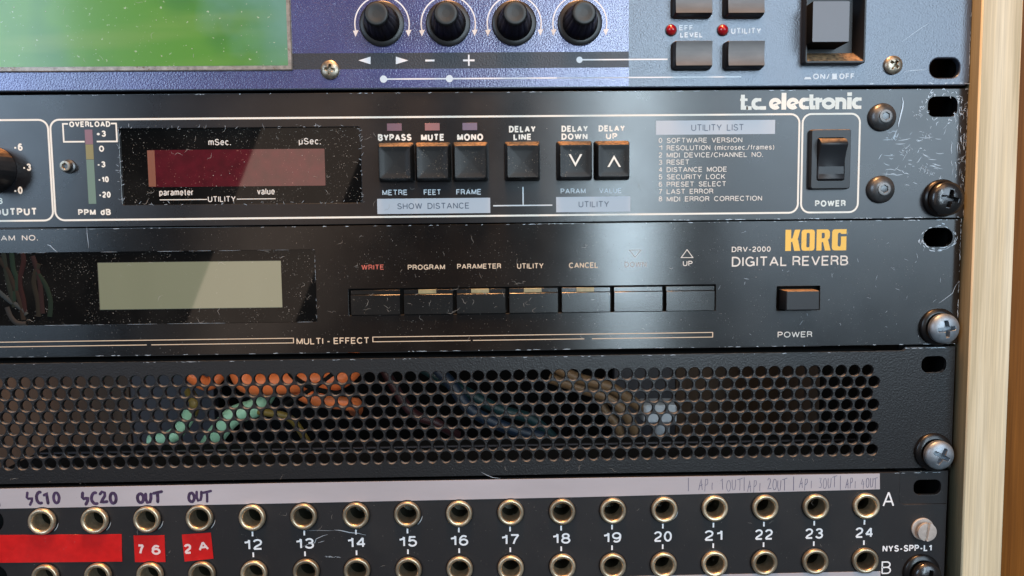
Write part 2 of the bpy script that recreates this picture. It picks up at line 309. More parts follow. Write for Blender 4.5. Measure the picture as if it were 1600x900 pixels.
# sans serif letters drawn as centre lines: (width, strokes), capital height 1
GL = {
 'A': (.70, [[(0, 0), (.35, 1), (.70, 0)], [(.12, .32), (.58, .32)]]), 'B': (.58, [[(0, 0), (0, 1), (.32, 1)]+ac(.32, .765, .22, .235, 90, -90)+[(0, .53)], [(.30, .53)]+ac(.33, .265, .25, .265, 90, -90)+[(0, 0)]]),
 'C': (.68, [ac(.36, .5, .36, .5, 42, 318, 18)]), 'D': (.64, [[(0, 0), (0, 1), (.26, 1)]+ac(.26, .5, .38, .5, 90, -90, 12)+[(0, 0)]]), 'E': (.54, [[(.54, 1), (0, 1), (0, 0), (.54, 0)], [(0, .52), (.48, .52)]]),
 'F': (.50, [[(.50, 1), (0, 1), (0, 0)], [(0, .50), (.44, .50)]]), 'G': (.70, [ac(.36, .5, .36, .5, 42, 330, 18)+[(.70, .44), (.40, .44)], [(.70, .44), (.70, 0)]]), 'H': (.60, [[(0, 0), (0, 1)], [(.60, 0), (.60, 1)], [(0, .52), (.60, .52)]]),
 'I': (.02, [[(.01, 0), (.01, 1)]]), 'J': (.44, [[(.44, 1), (.44, .22)]+ac(.22, .22, .22, .22, 0, -180)]), 'K': (.60, [[(0, 0), (0, 1)], [(.58, 1), (0, .36)], [(.20, .58), (.62, 0)]]), 'L': (.48, [[(0, 1), (0, 0), (.48, 0)]]),
 'M': (.72, [[(0, 0), (0, 1), (.36, .06), (.72, 1), (.72, 0)]]), 'N': (.60, [[(0, 0), (0, 1), (.60, 0), (.60, 1)]]), 'O': (.74, [ac(.37, .5, .37, .5, 90, 450, 24)]), 'P': (.55, [[(0, 0), (0, 1), (.30, 1)]+ac(.30, .735, .25, .265, 90, -90)+[(0, .47)]]),
 'Q': (.74, [ac(.37, .5, .37, .5, 90, 450, 24), [(.45, .25), (.72, -.03)]]), 'R': (.58, [[(0, 0), (0, 1), (.32, 1)]+ac(.32, .75, .24, .25, 90, -90)+[(0, .50)], [(.34, .50), (.50, .42), (.54, .2), (.58, 0)]]),
 'S': (.58, [ac(.29, .745, .25, .255, 20, 180, 8)+[(.06, .66), (.20, .54), (.42, .46), (.56, .36)]+ac(.29, .27, .29, .27, 0, -168, 10)]), 'T': (.60, [[(0, 1), (.60, 1)], [(.30, 1), (.30, 0)]]),
 'U': (.60, [[(0, 1), (0, .30)]+ac(.30, .30, .30, .30, 180, 360, 10)+[(.60, 1)]]), 'V': (.66, [[(0, 1), (.33, 0), (.66, 1)]]), 'W': (.94, [[(0, 1), (.235, 0), (.47, 1), (.705, 0), (.94, 1)]]), 'X': (.62, [[(0, 0), (.62, 1)], [(0, 1), (.62, 0)]]), 'Y': (.64, [[(0, 1), (.32, .44), (.64, 1)], [(.32, .44), (.32, 0)]]),
 '0': (.50, [ac(.25, .5, .25, .5, 90, 450, 20)]), '1': (.30, [[(0, .72), (.22, .78), (.30, 1), (.30, 0)]]), '2': (.50, [ac(.25, .74, .24, .26, 170, -20, 10)+[(.44, .52), (.10, .22), (0, 0), (.50, 0)]]),
 '3': (.50, [ac(.25, .765, .22, .235, 165, -75, 10)+[(.20, .54)], [(.20, .54)]+ac(.25, .27, .25, .27, 80, -165, 12)]), '4': (.52, [[(.40, 0), (.40, 1), (0, .30), (.54, .30)]]), '5': (.50, [[(.46, 1), (.09, 1), (.04, .48)]+ac(.25, .32, .25, .32, 130, -160, 12)]),
 '6': (.50, [ac(.26, .66, .24, .34, 40, 120, 5)+ac(.25, .5, .25, .5, 150, 180, 2), ac(.25, .31, .25, .31, 90, 450, 16)]), '7': (.50, [[(0, 1), (.50, 1), (.28, .5), (.16, 0)]]), '8': (.50, [ac(.25, .765, .21, .235, 90, 450, 14), ac(.25, .27, .25, .27, 90, 450, 16)]),
 '9': (.50, [ac(.25, .69, .25, .31, 90, 450, 16), [(.5, .69), (.49, .4)]+ac(.24, .34, .24, .34, 0, -140, 6)]), '-': (.30, [[(0, .38), (.30, .38)]]), '+': (.50, [[(0, .42), (.50, .42)], [(.25, .17), (.25, .67)]]), '/': (.30, [[(0, -.02), (.30, 1.02)]]), '.': (.02, [[(.01, -.07), (.01, .09)]]),
 '(': (.18, [ac(.28, .4, .28, .62, 120, 240, 8)]), ')': (.18, [ac(-.10, .4, .28, .62, 60, -60, 8)]),
 'a': (.44, [ac(.22, .56, .20, .18, 160, 0, 6)+[(.42, .1), (.46, 0)], [(.42, .42), (.14, .38)]+ac(.17, .18, .17, .18, 100, 300, 8)+[(.42, .18)]]), 'c': (.44, [ac(.23, .37, .23, .37, 45, 315, 12)]), 'd': (.46, [[(.46, 1), (.46, 0)], ac(.23, .37, .23, .37, 90, 450, 14)]),
 'e': (.46, [[(0, .37), (.46, .37)]+ac(.23, .37, .23, .37, 0, 315, 14)]), 'f': (.26, [[(.26, 1), (.17, .98), (.12, .86), (.12, 0)], [(0, .70), (.26, .70)]]), 'i': (.02, [[(.01, 0), (.01, .74)], [(.01, .90), (.01, 1.04)]]), 'l': (.02, [[(.01, 0), (.01, 1)]]),
 'm': (.68, [[(0, 0), (0, .74)], [(0, .5)]+ac(.17, .56, .17, .18, 180, 0, 8)+[(.34, 0)], [(.34, .5)]+ac(.51, .56, .17, .18, 180, 0, 8)+[(.68, 0)]]), 'n': (.42, [[(0, 0), (0, .74)], [(0, .5)]+ac(.21, .53, .21, .21, 180, 0, 8)+[(.42, 0)]]), 'o': (.48, [ac(.24, .37, .24, .37, 90, 450, 16)]),
 'p': (.46, [[(0, -.24), (0, .74)], ac(.23, .37, .23, .37, 90, 450, 14)]), 'r': (.24, [[(0, 0), (0, .74)], [(0, .46), (.08, .68), (.24, .74)]]), 's': (.40, [ac(.20, .56, .18, .18, 20, 180, 6)+[(.05, .46), (.34, .3)]+ac(.20, .2, .20, .2, 10, -165, 8)]), 't': (.24, [[(.11, .96), (.11, .12), (.15, 0), (.24, 0)], [(0, .72), (.24, .72)]]),
 'u': (.42, [[(0, .74), (0, .22)]+ac(.21, .22, .21, .22, 180, 360, 8), [(.42, 0), (.42, .74)]]), 'v': (.42, [[(0, .74), (.21, 0), (.42, .74)]]), 'µ': (.42, [[(0, .74), (0, -.22)], [(0, .22)]+ac(.21, .22, .21, .22, 180, 360, 8)+[(.42, .74)], [(.42, .3), (.42, 0)]]), ' ': (.14, []),
}
def mitred(mb, pts, wd, y):
    P2 = [p for i, p in enumerate(pts) if i == 0 or math.hypot(p[0]-pts[i-1][0], p[1]-pts[i-1][1]) > 1e-4]
    n = len(P2); vs = []; closed = n > 3 and math.hypot(P2[0][0]-P2[-1][0], P2[0][1]-P2[-1][1]) < 1e-3
    def nrm(a, b): dx, dz = b[0]-a[0], b[1]-a[1]; L = math.hypot(dx, dz) or 1; return (-dz/L, dx/L)
    for i, p in enumerate(P2):
        n0 = nrm(P2[i-1], p) if i > 0 else (nrm(P2[-2], p) if closed else None); n1 = nrm(p, P2[i+1]) if i < n-1 else (nrm(p, P2[1]) if closed else None)
        n0 = n0 or n1; n1 = n1 or n0
        mx, mz = n0[0]+n1[0], n0[1]+n1[1]; d = mx*n0[0]+mz*n0[1]
        k = wd/2*min(2.2, 1/max(d/2, .2))/2 if d > .15 else wd/2
        if d <= .15: L = math.hypot(mx, mz) or 1; mx, mz, k = mx/L, mz/L, wd*.9
        vs += [(p[0]+mx*k, y, p[1]+mz*k), (p[0]-mx*k, y, p[1]-mz*k)]
    mb.add(vs, [(2*i, 2*i+1, 2*i+3, 2*i+2) for i in range(n-1)])
def splitsharp(pts):
    pts = [p for i, p in enumerate(pts) if i == 0 or math.hypot(p[0]-pts[i-1][0], p[1]-pts[i-1][1]) > 1e-4]
    out = [[pts[0]]]
    for i in range(1, len(pts)):
        out[-1].append(pts[i])
        if i < len(pts)-1:
            a, b, c = pts[i-1], pts[i], pts[i+1]; u = (b[0]-a[0], b[1]-a[1]); v = (c[0]-b[0], c[1]-b[1])
            if (u[0]*v[0]+u[1]*v[1]) < -.15*(math.hypot(*u)*math.hypot(*v)): out.append([b])
    return out
def textmesh(s, W_, H_, bold=.012, space=1.0, ref='H'):
    """text W_ wide, capital height H_, origin at the left end of the base line; bold sets the stroke thickness"""
    t = H_*(.135+bold*2.6); gap = H_*.085*space+t; adv = []; x = 0
    for c in s: adv.append(x); x += GL[c][0]*(H_-t)+gap*(1 if c != ' ' else .75)
    tot = x-gap; k = (W_-t)/tot; mb = MB(); mb.closed = False; q = 0
    for c, a in zip(s, adv):
        for st in GL[c][1]:
            for sg in splitsharp([(t/2+(a+px_*(H_-t))*k, t/2+pz_*(H_-t)) for px_, pz_ in st]): mitred(mb, sg, t*min(1, .55+.45*k), -.0012*q); q = (q+1) % 12
    return mb.make()
YP = -.04
def txt(parent, s, u0, u1, vt, vb, material, bold=.012, space=1.0, ref='H', h=0., name='lettering', y=None):
    um = (u0+u1)/2; x0 = PX(u0, vb, h); x1 = PX(u1, vb, h); zb = PZ(um, vb, h); zt = PZ(um, vt, h)
    me = textmesh(s, x1-x0, zt-zb, bold, space, ref)
    return addobj(name, me, material, parent, (x0, (-h+YP) if y is None else y, zb))
def lathe(prof, n=40, fl=None):
    """prof = [(r, y)] revolved round the axis that leaves the panel; returns MB"""
    mb = MB(); rings = []
    for r, y in prof: rings.append([(r*cos(2*pi*i/n)*(fl(i/n, r, y) if fl else 1), y, r*sin(2*pi*i/n)*(fl(i/n, r, y) if fl else 1)) for i in range(n)])
    return mb.loops(rings, cap0=False, cap1=prof[-1][0] > .01)
def headmesh(R, hgt, edge, rec, depth, n=72, m=22, back=0.):
    """screw head: dome of radius R and height hgt over a rim 'edge' high, with a recess given by rec(x, z) -> 0..1"""
    rings = [[(R*cos(2*pi*i/n), back, R*sin(2*pi*i/n)) for i in range(n)]]
    for k in range(m+1):
        r = R*(1-k/m)*.998 + .002; ring = []
        for i in range(n):
            x, z = r*cos(2*pi*i/n), r*sin(2*pi*i/n); q = (r/R)**2
            yy = -(edge+(hgt-edge)*math.sqrt(max(0, 1-q*.97))) + depth*rec(x, z)
            ring.append((x, yy, z))
        rings.append(ring)
    return MB().loops(rings, cap0=False, cap1=True).make(30)
def sst(a, b, x): t = max(0, min(1, (x-a)/(b-a))); return t*t*(3-2*t)
def cross(L, wd, rot=0., sq=.3):
    def f(x, z):
        c, s_ = cos(rot), sin(rot); a, b = abs(x*c-z*s_), abs(x*s_+z*c)
        w1 = wd*(1-.35*a/L); w2 = wd*(1-.35*b/L)
        A = min(1-sst(w1*.5-.1, w1*.5+.1, b), 1-sst(L*.72, L, a)); B = min(1-sst(w2*.5-.1, w2*.5+.1, a), 1-sst(L*.72, L, b)); return max(A, B)
    return f
def hexrec(r, rot=0.):
    def f(x, z):
        d = max(abs(x*cos(rot+k*pi/3)+z*sin(rot+k*pi/3)) for k in range(3)); return 1-sst(r-.12, r+.05, d)
    return f
def slotrec(wd, rot):
    def f(x, z): return 1-sst(wd*.5-.1, wd*.5+.1, abs(x*cos(rot)-z*sin(rot)))
    return f
def rline(w_, h_, r, lw):   # outline of a rounded rectangle as plate polygons
    return [rrect(w_+lw, h_+lw, r+lw/2, 6), rrect(w_-lw, h_-lw, max(r-lw/2, .05), 6)]
def inkplate(parent, polys, material, cx, cz, name='printed_line', y=YP):
    me = plate(polys, 0, .02, .0)
    return addobj(name, me, material, parent, (cx, y, cz))
def inkrect(parent, x0, x1, z0, z1, material, name='printed_line', y=YP):
    cx, cz = (x0+x1)/2, (z0+z1)/2
    return addobj(name, flat([(x0-cx, z0-cz), (x1-cx, z0-cz), (x1-cx, z1-cz), (x0-cx, z1-cz)], 0), material, parent, (cx, y, cz))
def inkpath(parent, pts, wd, material, name='printed_line', y=YP):
    cx, cz = pts[0]; mb = MB(); mb.closed = False
    mb.ribbon([(a-cx, b-cz) for a, b in pts], wd, 0)
    return addobj(name, mb.make(), material, parent, (cx, y, cz))
def tube(pts, r, n=12, sm=6):
    P = [Vector(p) for p in pts]; Q = []
    for i in range(len(P)-1):
        p0 = P[max(0, i-1)]; p1 = P[i]; p2 = P[i+1]; p3 = P[min(len(P)-1, i+2)]
        for k in range(sm):
            t = k/sm; Q.append(.5*((2*p1)+(-p0+p2)*t+(2*p0-5*p1+4*p2-p3)*t*t+(-p0+3*p1-3*p2+p3)*t**3))
    Q.append(P[-1]); rings = []; nrm = None
    for i, q in enumerate(Q):
        d = (Q[min(i+1, len(Q)-1)]-Q[max(0, i-1)]).normalized()
        if nrm is None: nrm = d.orthogonal().normalized()
        nrm = (nrm-d*nrm.dot(d)).normalized(); bn = d.cross(nrm)
        rings.append([tuple(q+nrm*r*cos(2*pi*a/n)+bn*r*sin(2*pi*a/n)) for a in range(n)])
    return MB().loops(rings)
def flecks(parent, rects, count, y, material, smin=.06, smax=.28, fibres=20, seed=1, clump=.5):
    rnd = random.Random(seed); mb = MB(); mb.closed = False; cents = []
    for i in range(count):
        x0, x1, z0, z1 = rnd.choice(rects)
        if cents and rnd.random() < clump:
            c = rnd.choice(cents); x = rnd.gauss(c[0], 4); z = rnd.gauss(c[1], 2.5)
            if not (x0 < x < x1 and z0 < z < z1): continue
        else: x, z = rnd.uniform(x0, x1), rnd.uniform(z0, z1); cents.append((x, z))
        s_ = smin+(smax-smin)*rnd.random()**3; a0 = rnd.uniform(0, pi); n = rnd.choice((4, 5, 6))
        vs = [(x+s_*rnd.uniform(.5, 1)*cos(a0+2*pi*k/n), y-rnd.uniform(0, .03), z+s_*rnd.uniform(.35, .9)*sin(a0+2*pi*k/n)) for k in range(n)]
        mb.add(vs, [tuple(range(n))])
    for i in range(fibres):
        x0, x1, z0, z1 = rnd.choice(rects); x, z = rnd.uniform(x0, x1), rnd.uniform(z0, z1); a = rnd.uniform(0, 2*pi); p = [(x, z)]
        for k in range(rnd.randint(3, 8)):
            a += rnd.gauss(0, .5); x += .45*cos(a); z += .45*sin(a); p.append((x, z))
        if x0 < x < x1 and z0 < z < z1: mb.ribbon(p, rnd.uniform(.05, .09), y-.01-.0002*i, True)
    o = addobj('dust', mb.make(), material, parent, tuple(WL[parent.name]), kind='stuff')
    W0 = WL[parent.name]
    for v in o.data.vertices: v.co -= W0*S
    return o
def scratches(parent, lines, y, material, name='scratches'):
    mb = MB(); mb.closed = False
    for i, (p, wd) in enumerate(lines): mb.ribbon(p, wd, y-.0006*i, True)
    o = addobj(name, mb.make(), material, parent, tuple(WL[parent.name]), kind='stuff')
    for v in o.data.vertices: v.co -= WL[parent.name]*S
    return o
def edgewear(rnd, x0, x1, z, amp, n, vertical=False):
    out = []
    for i in range(n):
        a = rnd.uniform(x0, x1); L = rnd.uniform(.3, 3.0)*rnd.random()+.2; p = [(a+L*t/4, z+rnd.uniform(-amp, amp)) for t in range(5)]
        if vertical: p = [(b, c) for c, b in p]
        out.append((p, rnd.uniform(.08, .22)))
    return out
SLOT = lambda w_=10.1, h_=6.4: rrect(w_, h_, 2.9, 7)
XL, XR, XS = -112.0, 241.2, 232.5

# ================================================================== wooden rack side and rail
wd = thing('wooden_rack_side', 'pale pine edge board with brown stained cabinet panel along the right side of the rack', 'wooden board', (250, 0, -210))
me = MB(); xl, xr = 241.15, 255.0
me = MB().loops([[(xl-248+.6*0+(z*.0), y, z) for y, z in ()] or [(x-248, y, 75-0) for x, y in ((xl, 8), (xl, -5.0), (xl+.5, -5.5), (xr-.5, -5.5), (xr, -5.0), (xr, 8))],
                 [(x-248+1.2, y, -290) for x, y in ((xl-.7, 8), (xl-.7, -5.0), (xl-.2, -5.5), (xr-.3, -5.5), (xr+.2, -5.0), (xr+.2, 8))]]).make()
o = addobj('pine_edge', me, M['pine'], wd, (248, 0, 0)); o.data.materials.append(M['pine_shaded'])
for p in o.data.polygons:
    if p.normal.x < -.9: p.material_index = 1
me = MB().loops([[(x, y, 75) for x, y in ((0, 6), (0, -2.5), (60, -2.5), (60, 6))], [(x, y, -290) for x, y in ((1.6, 6), (1.6, -2.5), (61, -2.5), (61, 6))]]).make()
addobj('side_board', me, M['oak'], wd, (255.1, 0, 0))
rl = thing('rack_rail', 'black steel rack rail with square holes behind the panel ears', 'rack rail', (232, 0, -210))
rz = [31.75+6.35, 6.5, -6.3, -37.9, -50.8, -82.3, -95.3, -126.8, -139.6, -171.2]
addobj('rail_face', plate([off(rrect(18.4, 330, .5, 2), 0, 0)]+[off(rrect(12.0, 9.6, .5, 2), 0.5, z+60) for z in rz], 0, 1.8, .1), M['inside'], rl, (231.5, 4.2, -60))
addobj('rail_web', MB().rbox(0, 0, 1.6, 330, 60, 6.2, .1, .1).make(), M['inside'], rl, (240.2, 0, -60))
addobj('added_slot_backing', MB().rbox(0, 0, 22, 330, 62, 60, .1, .1).make(), M['inside'], rl, (231, 0, -60))  # black sheet added behind the holes so the slots look dark
# ================================================================== 1. top unit
T = thing('multi_effects_unit', 'blue and slate rack effects unit at the top with green screen and four knobs', 'effects unit', (75, 0, 0))
Z0, Z1 = .65, 88.0
slot = off(SLOT(10.3, 6.5), XS, 6.5)
lx1, lz0 = PX(457, 60), PZ(230, 112.5)
def cut(x0, x1, z0, z1, r=.8): return off(rrect(x1-x0, z1-z0, r, 4), (x0+x1)/2, (z0+z1)/2)
pw = (PX(1251, 60), PX(1345, 60), PZ(1300, 103), PZ(1300, 103)+26)
lcdcut = cut(-130, lx1-1.2, lz0+1.2, 95, .3)
out = [(XL, Z0), (XR-1.6, Z0), (XR-.5, Z0+.5), (XR, Z0+1.6), (XR, Z1), (XL, Z1)]
addobj('face_panel', plate([out, slot, cut(pw[0]+1, pw[1]-1, pw[2]+1, pw[3]-1)], 0, 2.4, .45, 3), M['top_grey'], T, (0, -.6, 0))
xb = PX(982, 60); zs1, zs0 = PZ(750, 82.5), PZ(750, 107.5)
BX0 = XL+.5
for nm, a, b_, c_, d_, mm in (('blue_band', BX0, xb, zs1, Z1-.5, 'top_blue'), ('blue_band', BX0, xb, Z0+.55, zs0, 'top_blue'), ('dark_stripe', BX0, xb, zs0, zs1, 'top_stripe')):
    addobj(nm, flat([(a, c_), (b_, c_), (b_, d_), (a, d_)], 0), M[mm], T, (0, -.62, 0))
TY = -.66
L_ = addobj('display', MB().rbox(0, 0, 130, 80, 0, -.9, .4, .3).make(), M['silver'], T, (lx1-65, -.5, lz0+40))
addobj('glass', flat(rrect(130-1.3, 80-1.6, .2, 2), 0), M['green'], L_, (lx1-65-.7, -1.44, lz0+40+.75))
TF = .6
def tpt(u, v): return pt(u, v, TF)
kz = tpt(750, 37)[1]
for i, u in enumerate((597, 700.5, 803.5, 906)):
    kx = tpt(u, 37)[0]
    K = addobj('knob', lathe([(7.4, 0), (7.4, -.7), (7.0, -1.0), (5.9, -1.1)], 48).make(), M['skirt'], T, (kx, -.66, kz))
    K['label'] = ('first', 'second', 'third', 'fourth')[i]+' fluted black knob from the left'
    fl = lambda t, r, y: 1 if y > -1.6 or y < -10.6 else 1-.04*(.5+.5*cos(2*pi*t*14))**3
    addobj('grip', lathe([(5.9, 0), (5.85, -.6), (5.4, -1.6), (5.1, -4.0), (4.6, -7.5), (4.15, -9.6), (4.0, -10.4), (3.75, -10.8), (3.5, -10.9)], 112, fl).make(25), M['knob'], K, (kx, -1.7, kz))
    addobj('cap', lathe([(3.5, 0), (3.45, -.25), (3.2, -.35), (2.4, -.22), (1.2, -.12), (.01, -.1)], 48).make(), M['knobcap'], K, (kx, -12.55, kz))
    arc = [(9.0*cos(a), 9.0*sin(a)) for a in [radians(-14+208*t/60) for t in range(61)]]
    inkpath(T, [(kx+a, kz+b_) for a, b_ in arc], .42, M['white'], 'arrow_arc', TY)
    for s_ in (-1, 1):
        ax, az = kx+s_*8.75, kz-2.2
        addobj('arrow_head', flat([(-.95, .1), (.95, .3), (s_*.0-.1, -1.9)][::1], 0), M['white'], T, (ax, TY-.01, az))
# legend in the stripe and the dotted lines
def tri(parent, pts, y=TY, m_='white'):
    P2 = [tpt(*p) for p in pts]; c = P2[0]
    addobj('arrow_symbol', flat([(a-c[0], b_-c[1]) for a, b_ in P2], 0), M[m_], parent, (c[0], y, c[1]))
tri(T, [(560, 94.5), (579, 100.5), (579, 88.5)]); tri(T, [(638, 94.5), (618.5, 88.5), (618.5, 100.5)])
def trect(u0, u1, v0, v1, nm='printed_line', m_='white', y=TY):
    (x0, z1), (x1, z0) = tpt(u0, v0), tpt(u1, v1); inkrect(T, x0, x1, z0, z1, M[m_], nm, y)
trect(664.5, 679, 93.2, 96, 'minus_sign'); trect(723.5, 741.5, 93, 95.8, 'plus_sign'); trect(731.2, 733.9, 85.5, 103, 'plus_sign', y=TY-.01)
zl = tpt(702, 123)[1]; zl2 = tpt(905, 93.5)[1]
for u, z_, r in ((599, zl, 1.2), (702, zl, 1.2), (905.5, zl2, 1.05)):
    addobj('dot', flat(circ(r, 28), 0), M['white'], T, (tpt(u, 110)[0], TY-.01, z_))
inkrect(T, tpt(599, 123)[0], tpt(870, 123)[0], zl-.23, zl+.23, M['white'], y=TY)
inkrect(T, tpt(870, 123)[0], tpt(982, 123)[0], zl-.17, zl+.17, M['print_g'], y=TY)
inkrect(T, tpt(982, 123)[0], tpt(1158, 123)[0], zl-.2, zl+.2, M['white'], y=TY)
inkrect(T, tpt(905, 93)[0], tpt(1043, 93)[0], zl2-.23, zl2+.23, M['white'], y=TY)
def ttxt(s, u0, u1, vt, vb, bold=.032, m_='white'): txt(T, s, u0, u1, vt, vb, M[m_], bold, h=TF, y=TY)
ttxt('EFF', 1061, 1083, 39.2, 47.6); ttxt('LEVEL', 1062.5, 1098, 50.4, 58.6); ttxt('UTILITY', 1142, 1189, 43.6, 53)
ttxt('ON/', 1270, 1296, 115, 124); ttxt('OFF', 1311, 1335, 114.6, 123.6)
for pts_ in ([(1256, 124), (1268, 124), (1266, 120.5), (1258, 120.5)], [(1297, 124), (1309, 124), (1307.5, 123), (1307.5, 115), (1300, 115), (1300, 123)]):
    tri(T, pts_)
for i, u in enumerate((1048.5, 1129)):
    x_, z_ = tpt(u, 47.5)
    ld = addobj('led', lathe([(2.0, 0), (2.0, -.2), (1.8, -.3)], 28).make(), M['black'], T, (x_, -.62, z_))
    addobj('led_lens', lathe([(1.75, 0), (1.75, -.6), (1.5, -1.1), (1.05, -1.5), (.5, -1.72), (.01, -1.8)], 28).make(60), M['redled'], ld, (x_, -.75, z_))
for j in range(2):
    for i in range(2):
        u = 1079.5+80.5*i; x_, z_ = tpt(u, 88 - 81*j)
        b0 = addobj('button', MB().rbox(0, 0, 13.6, 9.6, 0, -1.0, 1.6, .3, 4).make(), M['black'], T, (x_, -.55, z_))
        # cap: front face slightly hollow across
        W2, H2 = 12.0, 7.9; rings = []
        for k, (wf, hf, y) in enumerate(((13.0, 9.0, 0), (12.6, 8.6, -2.8), (W2, H2+.1, -3.6))): rings.append([(x, y, z) for x, z in rrect(wf, hf, .5, 3)])
        mb = MB().loops(rings, cap0=False, cap1=False)
        addobj('cap_side', mb.make(), M['black'], b0, (x_, -1.0, z_))
        vs = []; fs = []; n = 10
        for k in range(n+1):
            t = k/n*2-1; y = -3.6-.15-.55*(.35*t*t-.35)*-1*0 + .5*(1-t*t)-.35
            vs += [(-W2/2, y, t*H2/2), (W2/2, y, t*H2/2)]
        fs = [(2*k, 2*k+1, 2*k+3, 2*k+2) for k in range(n)]
        mb = MB().add(vs, fs); mb.closed = False
        addobj('cap_face', mb.make(), M['greykey'], b0, (x_, -1.0, z_))
# power switch: raised bezel sloping into a well, tall square push button
cx, cz = (pw[0]+pw[1])/2, (pw[2]+pw[3])/2; W2, H2 = pw[1]-pw[0], pw[3]-pw[2]
o_ = [(x, z) for x, z in rrect(W2, H2, .8, 4)]
def rg(w_, h_, r, y, dz=0): return [(x, y, z+dz) for x, z in rrect(w_, h_, r, 4)]
bz = addobj('power_switch', MB().loops([rg(W2, H2, .9, 0), rg(W2, H2, .9, -2.6), rg(W2-.6, H2-.6, .7, -3.0), rg(W2-1.4, H2-1.6, .5, -3.0), rg(W2-4.2, H2-7.6, .4, 1.6, .6), rg(W2-4.3, H2-7.8, .4, 2.4, .6)], cap0=False, cap1=True).make(), M['black2'], T, (cx, -.7, cz))
bx, bzz = pt((1270+1329)/2, 33, 8.5)
addobj('push_button', MB().rbox(0, 0, 12.3, 13.2, 4, -5.8, .35, .25).make(), M['inside'], bz, (bx, -2.2, bzz))
addobj('button_face', flat(rrect(12.0, 12.9, .3, 3), 0), M['powerkey'], bz, (bx, -8.04, bzz))
for u, v, R in ((515, 108.5, 3.15), (1397.5, 101, 3.1)):
    x_, z_ = pt(u, v, 1.8)
    addobj('screw', headmesh(R, 1.6, .5, cross(1.75, .95, radians(38 if u > 600 else 8)), 1.3), M['steel'], T, (x_, -.62, z_))
flecks(T, [(-88, 10, 9, 30)], 60, -1.47, M['fleck'], .08, .3, 6, 3)
rnd = random.Random(5)
scratches(T, edgewear(rnd, 205, 240, 1.4, .25, 16)+[([(PX(u, v), PZ(u, v)) for u, v in ((1412, 112), (1422, 111), (1436, 110), (1446, 109.5))], .12), ([(PX(u, v), PZ(u, v)) for u, v in ((1408, 66), (1424, 54), (1440, 43), (1452, 36))], .08)]+edgewear(rnd, 3, 28, 240.7, .15, 14, True), -.64, M['scratch'])

# ================================================================== 2. delay unit
D = thing('digital_delay_unit', 'black brushed delay rack unit with red display and rocker power switch under the blue unit', 'delay unit', (75, 0, -44))
Z1, Z0 = -.25, -44.15
wx0, wx1, wz1, wz0 = -45.9, 34.4, -11.5, -36.9
slot = off(rrect(10.1, 6.7, 2.3, 5), XS, -6.3)
rwin = (PX(1265.5, 250)+.8, PX(1331, 250)-.8, PZ(1298, 296)+.8, PZ(1298, 201)-.8)
addobj('face_panel', plate([[(XL, Z0), (XR, Z0), (XR, Z1), (XL, Z1)], slot, cut(wx0, wx1, wz0, wz1, .7), cut(*rwin)], 0, 2.6, .14), M['delay'], D)
W_ = addobj('display_window', flat(rrect(wx1-wx0+1, wz1-wz0+1, .3, 2), 0), M['window'], D, ((wx0+wx1)/2, .8, (wz0+wz1)/2))
x0, x1 = PX(231, 262), PX(507, 262); z0, z1 = PZ(370, 291), PZ(370, 233)
addobj('red_filter', flat(off(rrect(x1-x0, z1-z0, .3, 3), 0, 0), 0), M['red'], W_, ((x0+x1)/2, .74, (z0+z1)/2))
inkrect(W_, x0-.3, PX(241, 262), z0+.2, z1-.1, M['orange_reflection'], 'reflection_strip', .70)  # reflection of wood painted as an orange strip over the red filter
def wtxt(s, u0, u1, vt, vb, bold=.006, ref='H', m_='print_kw'): txt(W_, s, u0, u1, vt, vb, M[m_], bold, ref=ref, h=-.7, y=.70)
wtxt('mSec.', 325.7, 361, 217, 227); wtxt('µSec.', 467, 501.5, 215.5, 225.7); wtxt('parameter', 249, 302.5, 295.5, 305.5); wtxt('value', 402, 429.5, 294, 304); wtxt('UTILITY', 325, 368.5, 306.5, 315.5)
for a, b_ in ((249.5, 323.5), (370, 430.6)):
    z_ = PZ(340, 311.4, -.7); inkrect(W_, PX(a, 311, -.7), PX(b_, 311, -.7), z_-.14, z_+.14, M['print_kw'], y=.70)
# printed boxes
bz1, bz0 = -8.45, -41.8
xa, xb_, xc, xd = -68.4, 183.3, 184.4, 204.1
LW = .62
def box(x0, x1, r=3.0): inkplate(D, rline(x1-x0, bz1-bz0, r, LW), M['print_w'], (x0+x1)/2, (bz0+bz1)/2, 'printed_frame')
box(-200 if False else -111, xa-.75); box(xa, xb_); box(xc, xd)
def dt(s, u0, u1, vt, vb, m_='print_w', bold=.034, ref='H', space=1.0): return txt(D, s, u0, u1, vt, vb, M[m_], bold, ref=ref, space=space)
dt('OVERLOAD', 108.5, 172.7, 189.5, 198.5)
for u, v0, v1 in ((99, 192.4, 222.4), (182.2, 191.8, 222)):
    inkrect(D, PX(u-1.2, 207), PX(u+1.2, 207), PZ(u, v1), PZ(u, v0), M['print_w'])
zt, zb = PZ(140, 193.3), PZ(140, 221.3)
for a, b_, z_ in ((98, 107, zt), (174, 183, zt), (98, 131.5, zb), (150.5, 183, zb)):
    inkrect(D, PX(a, 207), PX(b_, 207), z_-.26, z_+.26, M['print_w'], y=YP-.01)
for s, a, b_, c_, d_ in (('+3', 150.5, 165.7, 204, 213.8), ('0', 155, 163, 227.5, 237.2), ('-3', 152, 165, 252, 261.5), ('-10', 153.5, 170.3, 275.5, 285), ('-20', 154.5, 173.3, 299.3, 309), ('PPM', 122.5, 150, 326.8, 336.6), ('dB', 157.5, 173.5, 326.5, 336.2),
                         ('-6', 21.5, 35.8, 224, 235.6), ('-3', 35.5, 49, 255.5, 267), ('-0', 21.5, 35.8, 291.5, 303.2), ('dB', -12, 4.6, 309, 319), ('OUTPUT', -9, 58.5, 325, 336.8)):
    dt(s, a, b_, c_, d_, bold=.034)
